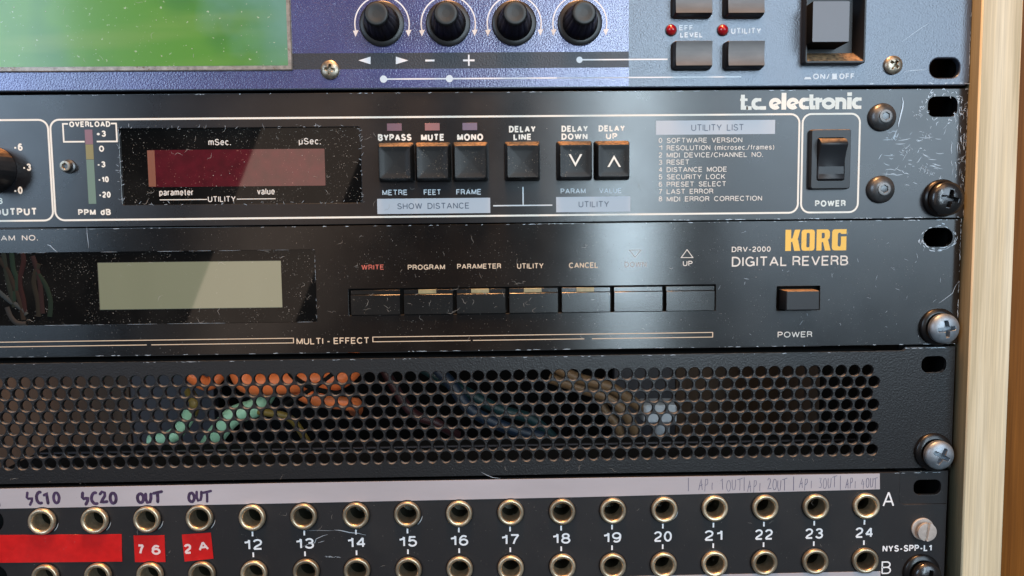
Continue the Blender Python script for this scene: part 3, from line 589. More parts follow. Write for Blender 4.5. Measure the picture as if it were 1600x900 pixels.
for va, vb, mm in ((202.5, 225.5, 'ppm_r'), (225.8, 249, 'ppm_y'), (249.6, 318.5, 'ppm_g')):
    xx0, xx1 = PX(133.5, 225), PX(145.5, 225)
    inkrect(D, xx0, xx1, PZ(140, vb), PZ(140, va), M[mm], 'level_segment', -.05)
for n_, va in enumerate((222.5, 249, 272, 295)):
    pass
# output knob at the left edge
x_, z_ = PX(-7, 264), PZ(0, 264)
K = addobj('output_knob', lathe([(7.6, 0), (7.6, -3), (7.1, -9), (6.6, -9.6), (5.5, -9.8)], 90, lambda t, r, y: 1-.03*(.5+.5*cos(2*pi*t*30)) if -9 < y < -.1 else 1).make(25), M['black'], D, (x_-.6, -.2, z_-.2))
addobj('collet', lathe([(5.2, 0), (5.0, -.8), (4.2, -1.0), (3.6, -.6), (.01, -.5)], 40).make(), M['steel'], K, (x_-.6, -9.9, z_-.2))
x_, z_ = pt(101, 259.3, 2.5)
sb = addobj('small_bolt', lathe([(2.3, 0), (2.3, -.5), (1.8, -.7), (1.7, -1.7)], 28).make(), M['bolt'], D, (x_, 0, z_))
addobj('bolt_head', headmesh(1.7, .6, .5, hexrec(.85), .9, 36, 14), M['steel'], sb, (x_, -1.9, z_))
# lenses and keys
for (u0, u1), mm in zip(((604.7, 627.7), (663.8, 687), (722.6, 745.6)), ('led_p', 'led_m', 'led_v')):
    addobj('indicator_lens', MB().rbox(0, 0, PX(u1, 198)-PX(u0, 198), 2.45, .3, -.12, .1, .05).make(), M[mm], D, ((PX(u0, 198)+PX(u1, 198))/2, 0, PZ(675, 198.2)))
def keycap(w0, h0, wt, ht, H, dish=.55):
    mb = MB(); sides = [rg(w0, h0, .8, 0), rg(w0-.1, h0-.1, .8, -.8), rg(wt+.15, ht+.15, .7, -H+.25, -.4), rg(wt-.15, ht-.15, .6, -H, -.4)]
    for k in range(1, 9):
        s_ = 1-k/8.0
        sides.append([(x*s_+.0001*i, -H+dish*(1-(max(abs(x*s_)/(wt/2), abs(z*s_)/(ht/2))*.0+ (x*s_/(wt/2))**2*.7+(z*s_/(ht/2))**2*.3)/1.0)*(1 if k else 0)*min(1, k/2.0), z*s_-.4) for i, (x, z) in enumerate(rrect(wt-.15, ht-.15, .6, 4))])
    return mb.loops(sides, cap0=False, cap1=True).make(50)
kzc = PZ(620, 253.5, 5.2)
for i, (u0, u1) in enumerate(((592, 641.5), (650.6, 700.5), (709, 760.5), (792.5, 841.5), (875.5, 923.5), (935.3, 983))):
    x_ = (PX(u0, 253, 5.2)+PX(u1, 253, 5.2))/2
    kk = addobj('key', keycap(12.1, 13.2, 10.3, 10.6, 5.2), M['key'], D, (x_, 0, kzc+.35))
    if i == 4: s = [(890, 241), (899, 260.5), (908, 241)]
    elif i == 5: s = [(950.5, 261), (959.3, 242.5), (968.5, 261)]
    else: continue
    P2 = [pt(a, b_, 5.0) for a, b_ in s]; mb = MB(); mb.closed = False
    w_ = .36
    (ax, az), (bx_, bz_), (cx_, cz_) = P2; sg = 1 if i == 4 else -1
    vs = [(ax-w_, 0, az), (ax+w_, 0, az), (bx_, 0, bz_+sg*1.25), (cx_-w_, 0, cz_), (cx_+w_, 0, cz_), (bx_, 0, bz_)]
    mb.add([(a-bx_, b_, c-bz_) for a, b_, c in vs], [(0, 1, 2, 5), (5, 2, 3, 4)])
    kk['label'] = 'key with a pale '+('downward' if i == 4 else 'upward')+' chevron'
    addobj('chevron', mb.make(), M['print_w'], kk, (bx_, -5.2, bz_))
for s, a, b_, c_, d_ in (('BYPASS', 590.8, 643, 209.5, 220.2), ('MUTE', 658, 694.6, 209.3, 220), ('MONO', 714.4, 755, 209, 219.8), ('DELAY', 795.3, 837, 196.6, 206.8), ('LINE', 802.3, 830.6, 209, 219), ('DELAY', 877.4, 918.6, 196.2, 206), ('DOWN', 877.4, 918, 208.5, 218.3), ('DELAY', 935.3, 976.4, 195.7, 205.4), ('UP', 946.7, 964.5, 208, 217.6)):
    dt(s, a, b_, c_, d_, bold=.038)
for s, a, b_, c_, d_ in (('METRE', 597.5, 636.8, 296.4, 305), ('FEET', 662.2, 689, 296, 304.6), ('FRAME', 713, 752, 295.5, 304.2), ('PARAM', 876, 915, 294.4, 302.6), ('VALUE', 936.2, 971, 294, 302)):
    dt(s, a, b_, c_, d_, 'print_b', .01)
def dbox(u0, u1, v0, v1): inkrect(D, PX(u0, (v0+v1)/2), PX(u1, (v0+v1)/2), PZ((u0+u1)/2, v1), PZ((u0+u1)/2, v0), M['print_g'], 'legend_box')
dbox(589.5, 766, 309.8, 333.6); dbox(869, 984.7, 307.3, 331); dbox(1025, 1211, 188, 210)
YQ = YP-.03
txt(D, 'SHOW  DISTANCE', 620.7, 733.5, 317, 326.5, M['print_n'], .004, y=YQ); txt(D, 'UTILITY', 904, 951.6, 314.2, 323.8, M['print_n'], .004, y=YQ); txt(D, 'UTILITY  LIST', 1080, 1162, 194, 204.4, M['print_n'], -.004, y=YQ)
inkrect(D, PX(816.3, 306), PX(818.3, 306), PZ(817, 321), PZ(817, 292), M['print_b']); z_ = PZ(817, 321); inkrect(D, PX(770.6, 321), PX(863, 321), z_-.22, z_+.22, M['print_b'], y=YP-.01)
for i, (s, r_) in enumerate((('SOFTWARE VERSION', 1159.7), ('RESOLUTION (microsec./frames)', 1209.5), ('MIDI DEVICE/CHANNEL NO.', 1192), ('RESET', 1077), ('DISTANCE MODE', 1135.7), ('SECURITY LOCK', 1133), ('PRESET SELECT', 1134.5), ('LAST ERROR', 1114.4), ('MIDI ERROR CORRECTION', 1190.5))):
    vb = 223.3+11.42*i
    dt(str(i), 1029.2, 1034.6, vb-7.9, vb, 'print_kw', .0); dt(s.replace(' ', '  '), 1041.6, r_, vb-7.9-.3, vb-.3, 'print_kw', .002)
dt('POWER', 1273.3, 1321.3, 312.8, 322.8)
lz0_, lz1_ = PZ(1270, 171), PZ(1270, 152.5); LH = lz1_-lz0_; LT = LH*.34
def logo(ch_, u0, u1):
    x0, x1 = PX(u0, 160), PX(u1, 160); w_ = x1-x0; mb = MB(); mb.closed = False; t = LT; o = t/2; q = [0]
    def st(p, tt=None): mitred(mb, p, tt or t, -.002*q[0]); q[0] += 1
    cx, cz, rx, rz = w_/2, LH/2, w_/2-o, LH/2-o
    if ch_ == 't': st([(o, LH*1.28), (o, o*1.1), (w_, o*1.1)]); st([(-.1*w_, LH*.86), (w_*.95, LH*.86)], t*.62)
    elif ch_ == 'T': st([(o, LH*1.26), (o, LH*.5), (o*1.3, o), (w_, o)]); st([(-.1*w_, LH*.84), (w_, LH*.84)], t*.55)
    elif ch_ == 'c': st(ac(cx, cz, rx, rz, 52, 308, 18)); st([(cx, LH-o*.9), (w_, LH-o*.9)], t*.8); st([(cx, o*.9), (w_, o*.9)], t*.8)
    elif ch_ == 'e': st(ac(cx, cz, rx, rz, 0, 320, 20)); st([(o, cz*.62), (w_-o*.6, cz*1.16)], t*.45)
    elif ch_ == 'l': st([(cx, 0), (cx, LH*1.42)], w_)
    elif ch_ == 'i': st([(cx, 0), (cx, LH)], w_); st([(cx, LH*1.12), (cx, LH*1.42)], w_)
    elif ch_ == 'r': st([(o, 0), (o, LH)]); st([(o, LH*.7), (w_, LH*.82)], t*1.0)
    elif ch_ == 'o': st(ac(cx, cz, rx, rz, 90, 450, 26))
    elif ch_ == 'n': st([(o, 0), (o, LH)]); st([(o, LH*.55)]+ac(cx, LH*.62, rx, LH*.38-o, 160, 0, 8)+[(w_-o, 0)])
    elif ch_ == '.': st([(0, o*.9), (w_, o*.9)], t*.9)
    addobj('logo_letter', mb.make(), M['print_w'], D, (x0, YP, lz0_))
for ch_, a, b_ in (('t', 1157.5, 1168.5), ('.', 1166, 1174.5), ('c', 1174, 1189.5), ('.', 1188, 1197), ('e', 1201.5, 1221), ('l', 1221, 1228.5), ('e', 1229, 1248.5), ('c', 1248, 1264), ('T', 1264.5, 1274.5), ('r', 1274, 1285), ('o', 1284, 1305.5), ('n', 1305, 1322.5), ('i', 1323.5, 1330.8), ('c', 1331, 1346)): logo(ch_, a, b_)
# rocker switch
cx = (PX(1265.5, 250, 2)+PX(1331, 250, 2))/2; cz = (PZ(1298, 296, 2)+PZ(1298, 201, 2))/2; W2, H2 = 13.6, 20.0
rk = addobj('power_switch', MB().loops([rg(W2+.3, H2+.3, .8, 0), rg(W2, H2, .8, -1.7), rg(W2-.5, H2-.5, .7, -2.0), rg(9.6, 14.6, .9, -2.0), rg(9.4, 14.4, .9, -1.0), rg(9.4, 14.4, .9, 2)], cap0=False).make(), M['black2'], D, (cx, 0, cz))
prof = [(7.05, 1.2), (6.95, -2.2), (6.6, -3.3), (5.3, -4.6), (4.7, -4.75), (4.2, -4.5), (2.5, -3.6), (0, -2.7), (-2.5, -2.25), (-5, -2.3), (-6.6, -2.6), (-7.0, -2.2), (-7.05, 1.2)]
rings = []
for z, y in prof:
    hw = 4.55; rings.append([(-hw, y+.25 if y < 0 else y, z), (-hw+.3, y, z), (hw-.3, y, z), (hw, y+.25 if y < 0 else y, z)])
vs = [v for r in rings for v in r]; fs = []
for a in range(len(rings)-1):
    for k in range(3): fs.append((a*4+k, a*4+k+1, a*4+5+k, a*4+4+k))
fs.append(tuple(a*4 for a in range(len(rings)))); fs.append(tuple(a*4+3 for a in reversed(range(len(rings)))))
addobj('rocker', MB().add(vs, fs).make(40), M['black2'], rk, (cx, -.2, cz))
for u, v in ((1385, 182.5), (1382.5, 296.3)):
    x_, z_ = pt(u, v, 2.6)
    bb = addobj('socket_bolt', headmesh(4.7, 2.9, .3, lambda x, z: 0, 0, 60, 14), M['bolt'], D, (x_-.3, 0, z_+.2))
    addobj('hex_socket', headmesh(2.15, .45, .3, hexrec(1.15), 1.0, 48, 16), M['steel_dull'], bb, (x_-.3, -2.75, z_+.2))
rnd = random.Random(11); ls = []
for k in range(64):
    a = rnd.uniform(1372, 1475); b_ = rnd.uniform(200, 290); an = rnd.choice((rnd.uniform(.0, .5), rnd.uniform(-1.3, -.7), rnd.uniform(-.2, .2))); L = rnd.uniform(3, 26)*rnd.uniform(.4, 1); cv = rnd.uniform(-2, 2)
    ls.append(([pt(a+L*t/6*cos(an), b_+L*t/6*sin(an)+cv*sin(pi*t/6)) for t in range(7)], rnd.uniform(.06, .20)))
for k in range(60):
    a = rnd.uniform(0, 2*pi); rr = rnd.uniform(.98, 1.5); x_ = XS+5.6*rr*cos(a); z_ = -6.3+4.0*rr*sin(a); ls.append(([(x_+.5*t*cos(a*1.7+k), z_+.5*t*sin(a*1.7+k)) for t in range(3)], rnd.uniform(.08, .3)))
for k in range(34):
    a = rnd.uniform(1486, 1507); b_ = rnd.uniform(165, 300); ls.append(([pt(a+rnd.uniform(-1, 1), b_+t*3) for t in range(rnd.randint(3, 6))], rnd.uniform(.06, .2)))
for cx_, cz_ in ((1442, 262), (1452, 270), (1448, 212), (1398, 214), (1415, 232), (1432, 178), (1500, 250)):
    for k in range(16): a = rnd.uniform(0, pi); u, v = rnd.gauss(cx_, 5), rnd.gauss(cz_, 3); ls.append(([pt(u+t*1.1*cos(a), v+t*1.1*sin(a)) for t in range(rnd.randint(2, 5))], rnd.uniform(.05, .16)))
ls.append(([pt(*p) for p in ((1409, 152), (1411, 160), (1410, 168), (1407, 180), (1404, 192), (1403, 199))], .45))
ls += edgewear(rnd, -90, 240, -.5, .12, 60)+edgewear(rnd, 140, 240, -43.9, .12, 60)+edgewear(rnd, -44, -1, 240.9, .12, 30, True)+edgewear(rnd, -44, -1, 240.2, .4, 12, True)
for k in range(120):   # worn rim of the display opening
    s_ = rnd.choice('tblr'); 
    if s_ in 'tb': x_ = rnd.uniform(wx0, wx1); z_ = (wz1 if s_ == 't' else wz0)+rnd.gauss(0, .3)
    else: z_ = rnd.uniform(wz0, wz1); x_ = (wx0 if s_ == 'l' else wx1)+rnd.gauss(0, .3)
    q = rnd.uniform(0, pi); ls.append(([(x_+.4*t*cos(q), z_+.4*t*sin(q)) for t in range(rnd.randint(2, 4))], rnd.uniform(.05, .14)))
scratches(D, ls, -.012, M['scratch'])
flecks(D, [(wx0, wx1, wz0, wz1)], 55, .66, M['fleck'], .05, .2, 14, 21); flecks(D, [(20, 130, -40, -10)], 90, -.08, M['fluff'], .05, .22, 22, 22); 

# ================================================================== 3. reverb unit
K3 = thing('digital_reverb_unit', 'glossy black reverb rack unit with blank grey green display and yellow maker name', 'reverb unit', (75, 0, -88))
Z1, Z0 = -44.6, -88.15
wx1, wz1, wz0 = 17.9, -52.6, -77.3
slot = off(rrect(10.2, 6.5, 3.1, 6), XS, -50.8)
bx0, bx1, bz1, bz0 = 28.9, 155.3, -66.15, -75.3
px0, px1, pz0, pz1 = PX(1213.5, 466), PX(1281, 466), PZ(1247, 485), PZ(1247, 447)
addobj('face_panel', plate([[(XL, Z0), (XR-.6, Z0), (XR-.6, Z1), (XL, Z1)], slot, cut(-108, wx1, wz0, wz1, .3), cut(bx0, bx1, bz0, bz1, .2), cut(px0, px1, pz0, pz1, .3)], 0, 2.6, .1), M['korg'], K3)
W_ = addobj('display_window', flat([(-63, -13), (63, -13), (63, 13), (-63, 13)], 0), M['window'], K3, (-45, .35, -65))
x0, x1, z0, z1 = -55.3, 6.2, -72.15, -56.35
addobj('display_border', flat(rrect(x1-x0+.3, z1-z0+.3, .1, 1), 0), M['lcd_rim'], W_, ((x0+x1)/2-.1, .29, (z0+z1)/2))
addobj('display_glass', flat(rrect(x1-x0, z1-z0, .1, 1), 0), M['lcd'], W_, ((x0+x1)/2, .25, (z0+z1)/2))
cols = ((.02,.023,.018), (.014,.026,.018), (.024,.018,.014), (.024,.011,.011), (.04,.045,.045), (.024,.014,.014), (.02,.018,.014), (.013,.022,.016), (.034,.032,.03))
wpaths = [[(4, 392), (8, 420), (14, 450), (22, 480)], [(17, 392), (20, 420), (26, 440), (20, 470)], [(-6, 400), (12, 425), (24, 455), (32, 478), (36, 500)], [(34, 392), (36, 410), (30, 440), (36, 470), (38, 490)], [(-4, 455), (14, 470), (30, 480), (41, 492)],
          [(50, 400), (58, 425), (62, 445), (64, 470), (66, 490)], [(60, 412), (52, 440), (58, 470), (60, 495)], [(56, 425), (70, 445), (78, 470), (77, 495)], [(10, 480), (16, 495), (26, 505), (40, 506)]]
for c, p in zip(cols, wpaths):  # dim tubes imitate cables reflected in the window glass
    mm = mat('cable_reflection_tone', c, .9, spec=.1); tb = tube([(*(lambda q: (q[0]+70, 0, q[1]+65))(pt(a, b_)),) for a, b_ in p], .85, 8, 5)
    for i, v in enumerate(tb.v): tb.v[i] = (v[0], v[1]*.3, v[2])
    addobj('cable_reflection', tb.make(60), mm, W_, (-70, .26, -65))
def kt(s, u0, u1, vt, vb, m_='print_k', bold=.01, space=1.0): return txt(K3, s, u0, u1, vt, vb, M[m_], bold, space=space)
kt('PROGRAM  NO.', -54, 59.5, 367.7, 376.4, 'print_kw')
kt('WRITE', 565, 600, 413.5, 421.5, 'print_r'); kt('PROGRAM', 637.3, 695.3, 413.4, 421.4); kt('PARAMETER', 714.4, 783, 412, 420); kt('UTILITY', 808, 849.3, 411.2, 419.8); kt('CANCEL', 889, 934.6, 410, 418.8); kt('DOWN', 976, 1010, 408.8, 417.4, 'print_s', .004); kt('UP', 1067, 1082, 407.6, 415.6, 'print_kw')
for u, mm in ((992.5, 'print_s'), (1073.5, 'print_kw')):
    q = [pt(u, 389), pt(u-10.3, 403), pt(u+10.3, 403)]; mb = MB(); c = q[0]; mb.closed = False
    q = [(a-c[0], b_-c[1]) for a, b_ in q]
    if u < 1000: q = [(q[1][0], -.3), (q[2][0], -.3), (0, -3.0)]
    inn = [(sum(p[0] for p in q)/3*.22+p[0]*.78, sum(p[1] for p in q)/3*.22+p[1]*.78) for p in q]
    mb.add([(a, 0, b_) for a, b_ in q]+[(a, 0, b_) for a, b_ in inn], [(0, 1, 4, 3), (1, 2, 5, 4), (2, 0, 3, 5)])
    addobj('triangle_outline', mb.make(), M[mm], K3, (c[0], YP, c[1]))
kt('MULTI - EFFECT', 463.5, 577, 527.6, 537.6, 'print_k', .008)
kt('DRV-2000', 1143.3, 1204, 385.2, 393.6, 'print_kw', .014); kt('DIGITAL REVERB', 1143.4, 1325, 400.2, 415.6, 'print_kw', .004); kt('POWER', 1215, 1269, 518, 527.2, 'print_kw', .006)
zu, zd = -84.05, -85.8
zu, zd = PZ(850, 523), PZ(850, 530.3)
def kl(u0, u1, z_): inkrect(K3, PX(u0, 530), PX(u1, 530), z_-.13, z_+.13, M['print_k'])
kl(-20, 459, zu); kl(582, 1114, zu); kl(-20, 229, zd); kl(236, 459, zd); kl(582, 735, zd); kl(739, 913, zd); kl(925, 1114, zd)
for u in (458.6, 582.6, 1113.4): inkrect(K3, PX(u-.7, 530), PX(u+.7, 530), zd, zu, M['print_k'], y=YP-.01)
# buttons in the long opening
addobj('button_bed', flat([(bx0-.5, bz0-.5), (bx1+.5, bz0-.5), (bx1+.5, bz1+.5), (bx0-.5, bz1+.5)], 0), M['inside'], K3, (0, 1.6, 0))
KK = mat('black_bar_button', (.006, .006, .006), .2, spec=1., ior=1.5, aniso=.3, brush=.1, dust=(2.0, .31, (.36, .31, .24)))
n = 7; pitch = (bx1-bx0)/7
for i in range(n):
    cx = bx0+pitch*(i+.5)+.15; cz = (bz0+bz1)/2-.25
    bt = addobj('bar_button', MB().rbox(0, -.75, pitch-1.25, 6.9, 1.5, -.55, .15, .12).rbox(0, 3.55, pitch-1.25, 1.5, 1.5, .1, .1, .08).make(), KK, K3, (cx, 0, cz))
    if 1 <= i <= 4:
        addobj('indicator_lens', MB().rbox(0, 0, 6.1, 1.45, 0, -.55, .08, .08).make(), M['led_y'], bt, (cx-.3, 0, cz+3.6))
addobj('switch_bed', flat([(px0-.5, pz0-.5), (px1+.5, pz0-.5), (px1+.5, pz1+.5), (px0-.5, pz1+.5)], 0), M['inside'], K3, (0, 1.9, 0))
x_, z_ = pt(1254.5, 469, 4.5)
addobj('power_button', MB().rbox(0, 0, 11.7, 6.9, 1.8, -4.6, .3, .25, wt=11.4, ht=6.6).make(), M['black2'], K3, (x_, 0, z_-.1))
# maker name in heavy block capitals
gx0, gx1 = PX(1226.8, 391.5), PX(1322.5, 391.5); gz0, gz1 = PZ(1275, 391.6), PZ(1275, 358.6); GW, GH = gx1-gx0, gz1-gz0
# unit cell: each glyph about .23 wide
def glyph(polys, x0, wd):
    P = [[(gx0*0+(x0+x*wd)*GW, z*GH) for x, z in p] for p in polys]
    addobj('logo_letter', plate(P, 0, .02, 0), M['print_y'], K3, (gx0, YP, gz0))
glyph([[(0, 0), (.38, 0), (.38, .42), (.46, .44), (.60, 0), (1.0, 0), (.84, .52), (.80, .56), (.84, .60), (.98, 1), (.62, 1), (.47, .60), (.38, .58), (.38, 1), (0, 1)]], 0, .245)
def rr(w_, h_, r, ox, oz, n=4): return [(x+ox, z+oz) for x, z in rrect(w_, h_, r, n)]
glyph([[(.0, .12), (.06, .03), (.2, 0), (.8, 0), (.94, .03), (1, .12), (1, .88), (.94, .97), (.8, 1), (.2, 1), (.06, .97), (0, .88)], [(.38, .2), (.42, .16), (.58, .16), (.62, .2), (.62, .8), (.58, .84), (.42, .84), (.38, .8)]], .262, .215)
glyph([[(0, 0), (.36, 0), (.36, .4), (.46, .4), (.60, 0), (1.0, 0), (.82, .46), (.80, .52), (.90, .58), (.93, .68), (.93, .88), (.86, .97), (.74, 1), (0, 1)], [(.36, .58), (.52, .58), (.57, .63), (.57, .80), (.52, .84), (.36, .84)]], .508, .232)
glyph([[(0, .12), (.06, .03), (.2, 0), (1, 0), (1, .66), (.62, .66), (.62, .30), (.58, .18), (.48, .18), (.40, .24), (.40, .78), (.46, .84), (.56, .84), (.64, .78), (1, .78), (1, 1), (.2, 1), (.06, .97), (0, .88)]], .760, .235)
rnd = random.Random(31); ls = edgewear(rnd, -90, 240, -44.8, .08, 70)+edgewear(rnd, -90, 240, -88.0, .08, 60)+edgewear(rnd, -88, -45, 240.3, .12, 30, True)
for k in range(46):
    a = rnd.uniform(.1, pi)*-1 if k < 26 else rnd.uniform(0, 2*pi); rr_ = rnd.uniform(1.0, 1.3); x_ = XS+5.5*rr_*cos(a); z_ = -50.8+3.7*rr_*sin(a); ls.append(([(x_+.45*t*sin(-a), z_+.35*t*cos(a)) for t in range(4)], rnd.uniform(.1, .35)))
ls.append(([pt(*p) for p in ((1497, 440), (1492, 448), (1488, 458), (1480, 464), (1472, 470), (1466, 474))], .16))
ls.append(([pt(*p) for p in ((74, 382), (79, 384), (84, 389), (90, 394))], .25)); ls.append(([pt(*p) for p in ((136, 355), (136.5, 365), (138, 378), (139, 388))], .16))
for k in range(40):
    u, v = rnd.uniform(1120, 1480), rnd.uniform(360, 530); an = rnd.uniform(0, pi); L = rnd.uniform(2, 9); ls.append(([pt(u+L*t/3*cos(an), v+L*t/3*sin(an)) for t in range(4)], rnd.uniform(.04, .1)))
rim = [((-90, wz1), (wx1, wz1)), ((wx1, wz1), (wx1, wz0)), ((-90, wz0), (wx1, wz0))]
for a, b_ in rim:
    for k in range(14):
        t = rnd.random(); t2 = min(1, t+rnd.uniform(.02, .07)); ls.append(([(a[0]+(b_[0]-a[0])*q, a[1]+(b_[1]-a[1])*q) for q in (t, (t+t2)/2, t2)], rnd.uniform(.05, .1)))
scratches(K3, ls, -.012, M['scratch'])
flecks(K3, [(12, 100, -87, -46), (20, 90, -80, -48)], 430, -.06, M['fluff'], .035, .16, 30, 41, .78); flecks(K3, [(100, 230, -87, -46)], 55, -.06, M['fluff'], .03, .13, 10, 42)
flecks(K3, [(-90, 17, -77, -53)], 60, .2, M['fleck'], .03, .13, 16, 43); flecks(K3, [(30, 120, -75, -67)], 80, -.6, M['fluff'], .03, .15, 30, 44)

# ================================================================== 4. vent panel
V = thing('vent_panel', 'black perforated steel vent panel with round holes between reverb unit and patch bay', 'vent panel', (75, 0, -133))
HP, RP, HR = 4.703, 4.064, 1.93
hx, hz = 209.25, -97.05
from mathutils.geometry import tessellate_polygon
vt, vtm, vb_ = -89.15, -90.35, -132.3
xt = PX(1413, 545)
out = [(-107, vb_), (XR-1.2, vb_), (XR-1.2, vt), (xt+1.2, vt), (xt-.2, vtm), (-107, vtm)]
def hexcell(x, z): return [(x+HP/math.sqrt(3)*sin(k*pi/3), z+HP/math.sqrt(3)*cos(k*pi/3)) for k in range(6)]
cells = [(hx+(HP/2 if r % 2 else 0)-k*HP, hz-r*RP) for r in range(8) for k in range(68)]
cells = [c for c in cells if c[0] > -106]
VV = {}; vl = []; ff = []
def vid(x, y, z):
    k = (round(x, 2), round(y, 3), round(z, 2))
    if k not in VV: VV[k] = len(vl); vl.append((x, y, z))
    return VV[k]
YF, YB, NH = .1, 1.5, 24
from collections import Counter
ed = Counter()
sq = RP/(HP*math.sqrt(3)/2)
for x, z in cells:
    hv = [(a, z+(b_-z)*sq) for a, b_ in hexcell(x, z)]; hi = [vid(a, YF, b_) for a, b_ in hv]
    for k in range(6): ed[(hi[k], hi[(k+1) % 6])] += 1
    rr_ = [[vid(x+R*sin(2*pi*i/NH), y, z+R*cos(2*pi*i/NH)) for i in range(NH)] for R, y in ((HR+.24, YF), (HR+.12, YF+.10), (HR, YF+.34), (HR, YB))]
    for k in range(6):
        i0 = k*4; ff.append((hi[k], hi[(k+1) % 6], *[rr_[0][(i0+4-j) % NH] for j in range(5)]))
    for a in range(3):
        for i in range(NH): j = (i+1) % NH; ff.append((rr_[a][i], rr_[a][j], rr_[a+1][j], rr_[a+1][i]))
XE = 214.5
def hv_(x, z): return [(a, z+(b_-z)*sq) for a, b_ in hexcell(x, z)]
bot = sorted([c for c in cells if abs(c[1]-(hz-7*RP)) < .1]); top = sorted([c for c in cells if abs(c[1]-hz) < .1])
def strip_(chain, zl):
    for p, q in zip(chain, chain[1:]):
        f = (vid(p[0], YF, p[1]), vid(q[0], YF, q[1]), vid(q[0], YF, zl), vid(p[0], YF, zl)); ff.append(f)
cb = []; ct = []
for x, z in bot:
    h = hv_(x, z); cb += [h[4], h[3]]
cb.append(hv_(*bot[-1])[2])
for x, z in top:
    h = hv_(x, z); ct += [h[5], h[0]]
ct.append(hv_(*top[-1])[1])
strip_(cb+[(XE, cb[-1][1])], vb_); strip_(ct+[(XE, ct[-1][1])], vtm)
cr = []
for r in range(8):
    x, z = hx+(HP/2 if r % 2 else 0), hz-r*RP; h = hv_(x, z); cr += [h[1], h[2]]
for p, q in zip(cr, cr[1:]): ff.append((vid(p[0], YF, p[1]), vid(q[0], YF, q[1]), vid(XE, YF, q[1]), vid(XE, YF, p[1])))
slot = off(rrect(8.9, 6.0, 2.6, 6), 232.6, -95.3)
XM = 226.0
for q in ([(XE, vb_), (xt-.2, vb_), (xt-.2, vtm), (XE, vtm)], [(xt-.2, vb_), (xt+1.2, vb_), (xt+1.2, vt), (xt-.2, vtm)], [(xt+1.2, vb_), (XM, vb_), (XM, vt), (xt+1.2, vt)]): ff.append(tuple(vid(x, YF, z) for x, z in q))
ear = [(XM, vb_), (XR-1.2, vb_), (XR-1.2, vt), (XM, vt)]
L3 = [[Vector((x, z, 0)) for x, z in ear], [Vector((x, z, 0)) for x, z in slot]]
ids = [vid(x, YF, z) for x, z in ear]+[vid(x, YF, z) for x, z in slot]
for t in tessellate_polygon(L3): ff.append(tuple(ids[i] for i in t))
for pl_ in (out, slot):
    for i in range(len(pl_)):
        a, b_ = pl_[i], pl_[(i+1) % len(pl_)]; ff.append((vid(a[0], YF, a[1]), vid(b_[0], YF, b_[1]), vid(b_[0], YB, b_[1]), vid(a[0], YB, a[1])))
def facing(f):   # front faces wind towards the room
    P3 = [vl[i] for i in f]
    if max(p[1] for p in P3)-min(p[1] for p in P3) > 1e-6: return f
    ar = sum(P3[i][0]*P3[(i+1) % len(P3)][2]-P3[(i+1) % len(P3)][0]*P3[i][2] for i in range(len(P3)))
    return f if ar > 0 else tuple(reversed(f))
mb = MB(); mb.v = vl; mb.f = [facing(f) for f in ff if len(set(f)) > 2]; mb.closed = False
addobj('perforated_face', mb.make(38), M['vent'], V, (0, 0, 0))
# folded flanges above and below the perforated field
for z_, s_ in ((vtm, 1), (vb_, -1)):
    mb = MB(); rings = []
    for x in (-108, 212): rings.append([(x, y, z_+dz) for y, dz in ((.2, -s_*.1), (.9, s_*.15), (12, s_*.15), (12, -s_*1.0), (1.6, -s_*1.0))])
    addobj('flange', mb.loops(rings).make(), M['inside'], V, (0, 0, 0))
rnd = random.Random(51)
scratches(V, edgewear(rnd, 222, 238, -89.4, .12, 22)+edgewear(rnd, -90, 200, -90.6, .1, 50), .085, M['scratch'])
flecks(V, [(-90, 235, -133, -128.2)], 60, .05, M['fluff'], .04, .15, 16, 52)

# things seen through the holes
V_ = V
BD = 120
def back(name, label, u0, u1, material, h=-BD, v0=560, v1=760):
    x0, x1 = PX(u0, 640, h), PX(u1, 640, h); z1, z0 = PZ(700, v0, h), PZ(700, v1, h)
    o = addobj(name, MB().rbox(0, 0, x1-x0, z1-z0, 6, 0, .2, .2).make(), material, None, ((x0+x1)/2, -h, (z0+z1)/2)); o['label'] = label; o['category'] = 'board'; return o
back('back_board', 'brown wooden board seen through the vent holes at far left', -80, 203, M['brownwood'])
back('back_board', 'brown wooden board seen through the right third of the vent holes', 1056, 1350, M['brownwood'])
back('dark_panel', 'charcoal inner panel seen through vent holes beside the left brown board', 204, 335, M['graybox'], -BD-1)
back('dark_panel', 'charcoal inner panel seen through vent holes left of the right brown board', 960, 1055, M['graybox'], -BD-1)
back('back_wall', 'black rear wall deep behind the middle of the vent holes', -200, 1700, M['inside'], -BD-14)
def cable(label, pts_, r, mm, nm='cable', cat='cable', group=None):
    P3 = []
    for u, v, dpt in pts_: x, z = pt(u, v, -dpt); P3.append((x, dpt, z))
    c = Vector(P3[0]); o = addobj(nm, tube([tuple(Vector(p)-c) for p in P3], r, 12, 6).make(60), M[mm], None, tuple(c)); o['label'] = label; o['category'] = cat
    if group: o['group'] = group
    return o
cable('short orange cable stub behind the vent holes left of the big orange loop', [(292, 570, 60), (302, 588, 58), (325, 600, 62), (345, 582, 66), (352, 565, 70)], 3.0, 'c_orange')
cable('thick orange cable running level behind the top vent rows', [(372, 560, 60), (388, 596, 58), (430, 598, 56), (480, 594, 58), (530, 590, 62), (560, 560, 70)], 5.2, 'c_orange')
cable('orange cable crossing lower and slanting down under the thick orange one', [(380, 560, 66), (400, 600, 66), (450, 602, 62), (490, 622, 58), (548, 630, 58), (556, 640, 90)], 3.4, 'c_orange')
cable('thin black cable lying across the orange cables behind the vent', [(440, 560, 45), (460, 590, 45), (500, 610, 45), (560, 618, 50)], 1.1, 'inside')
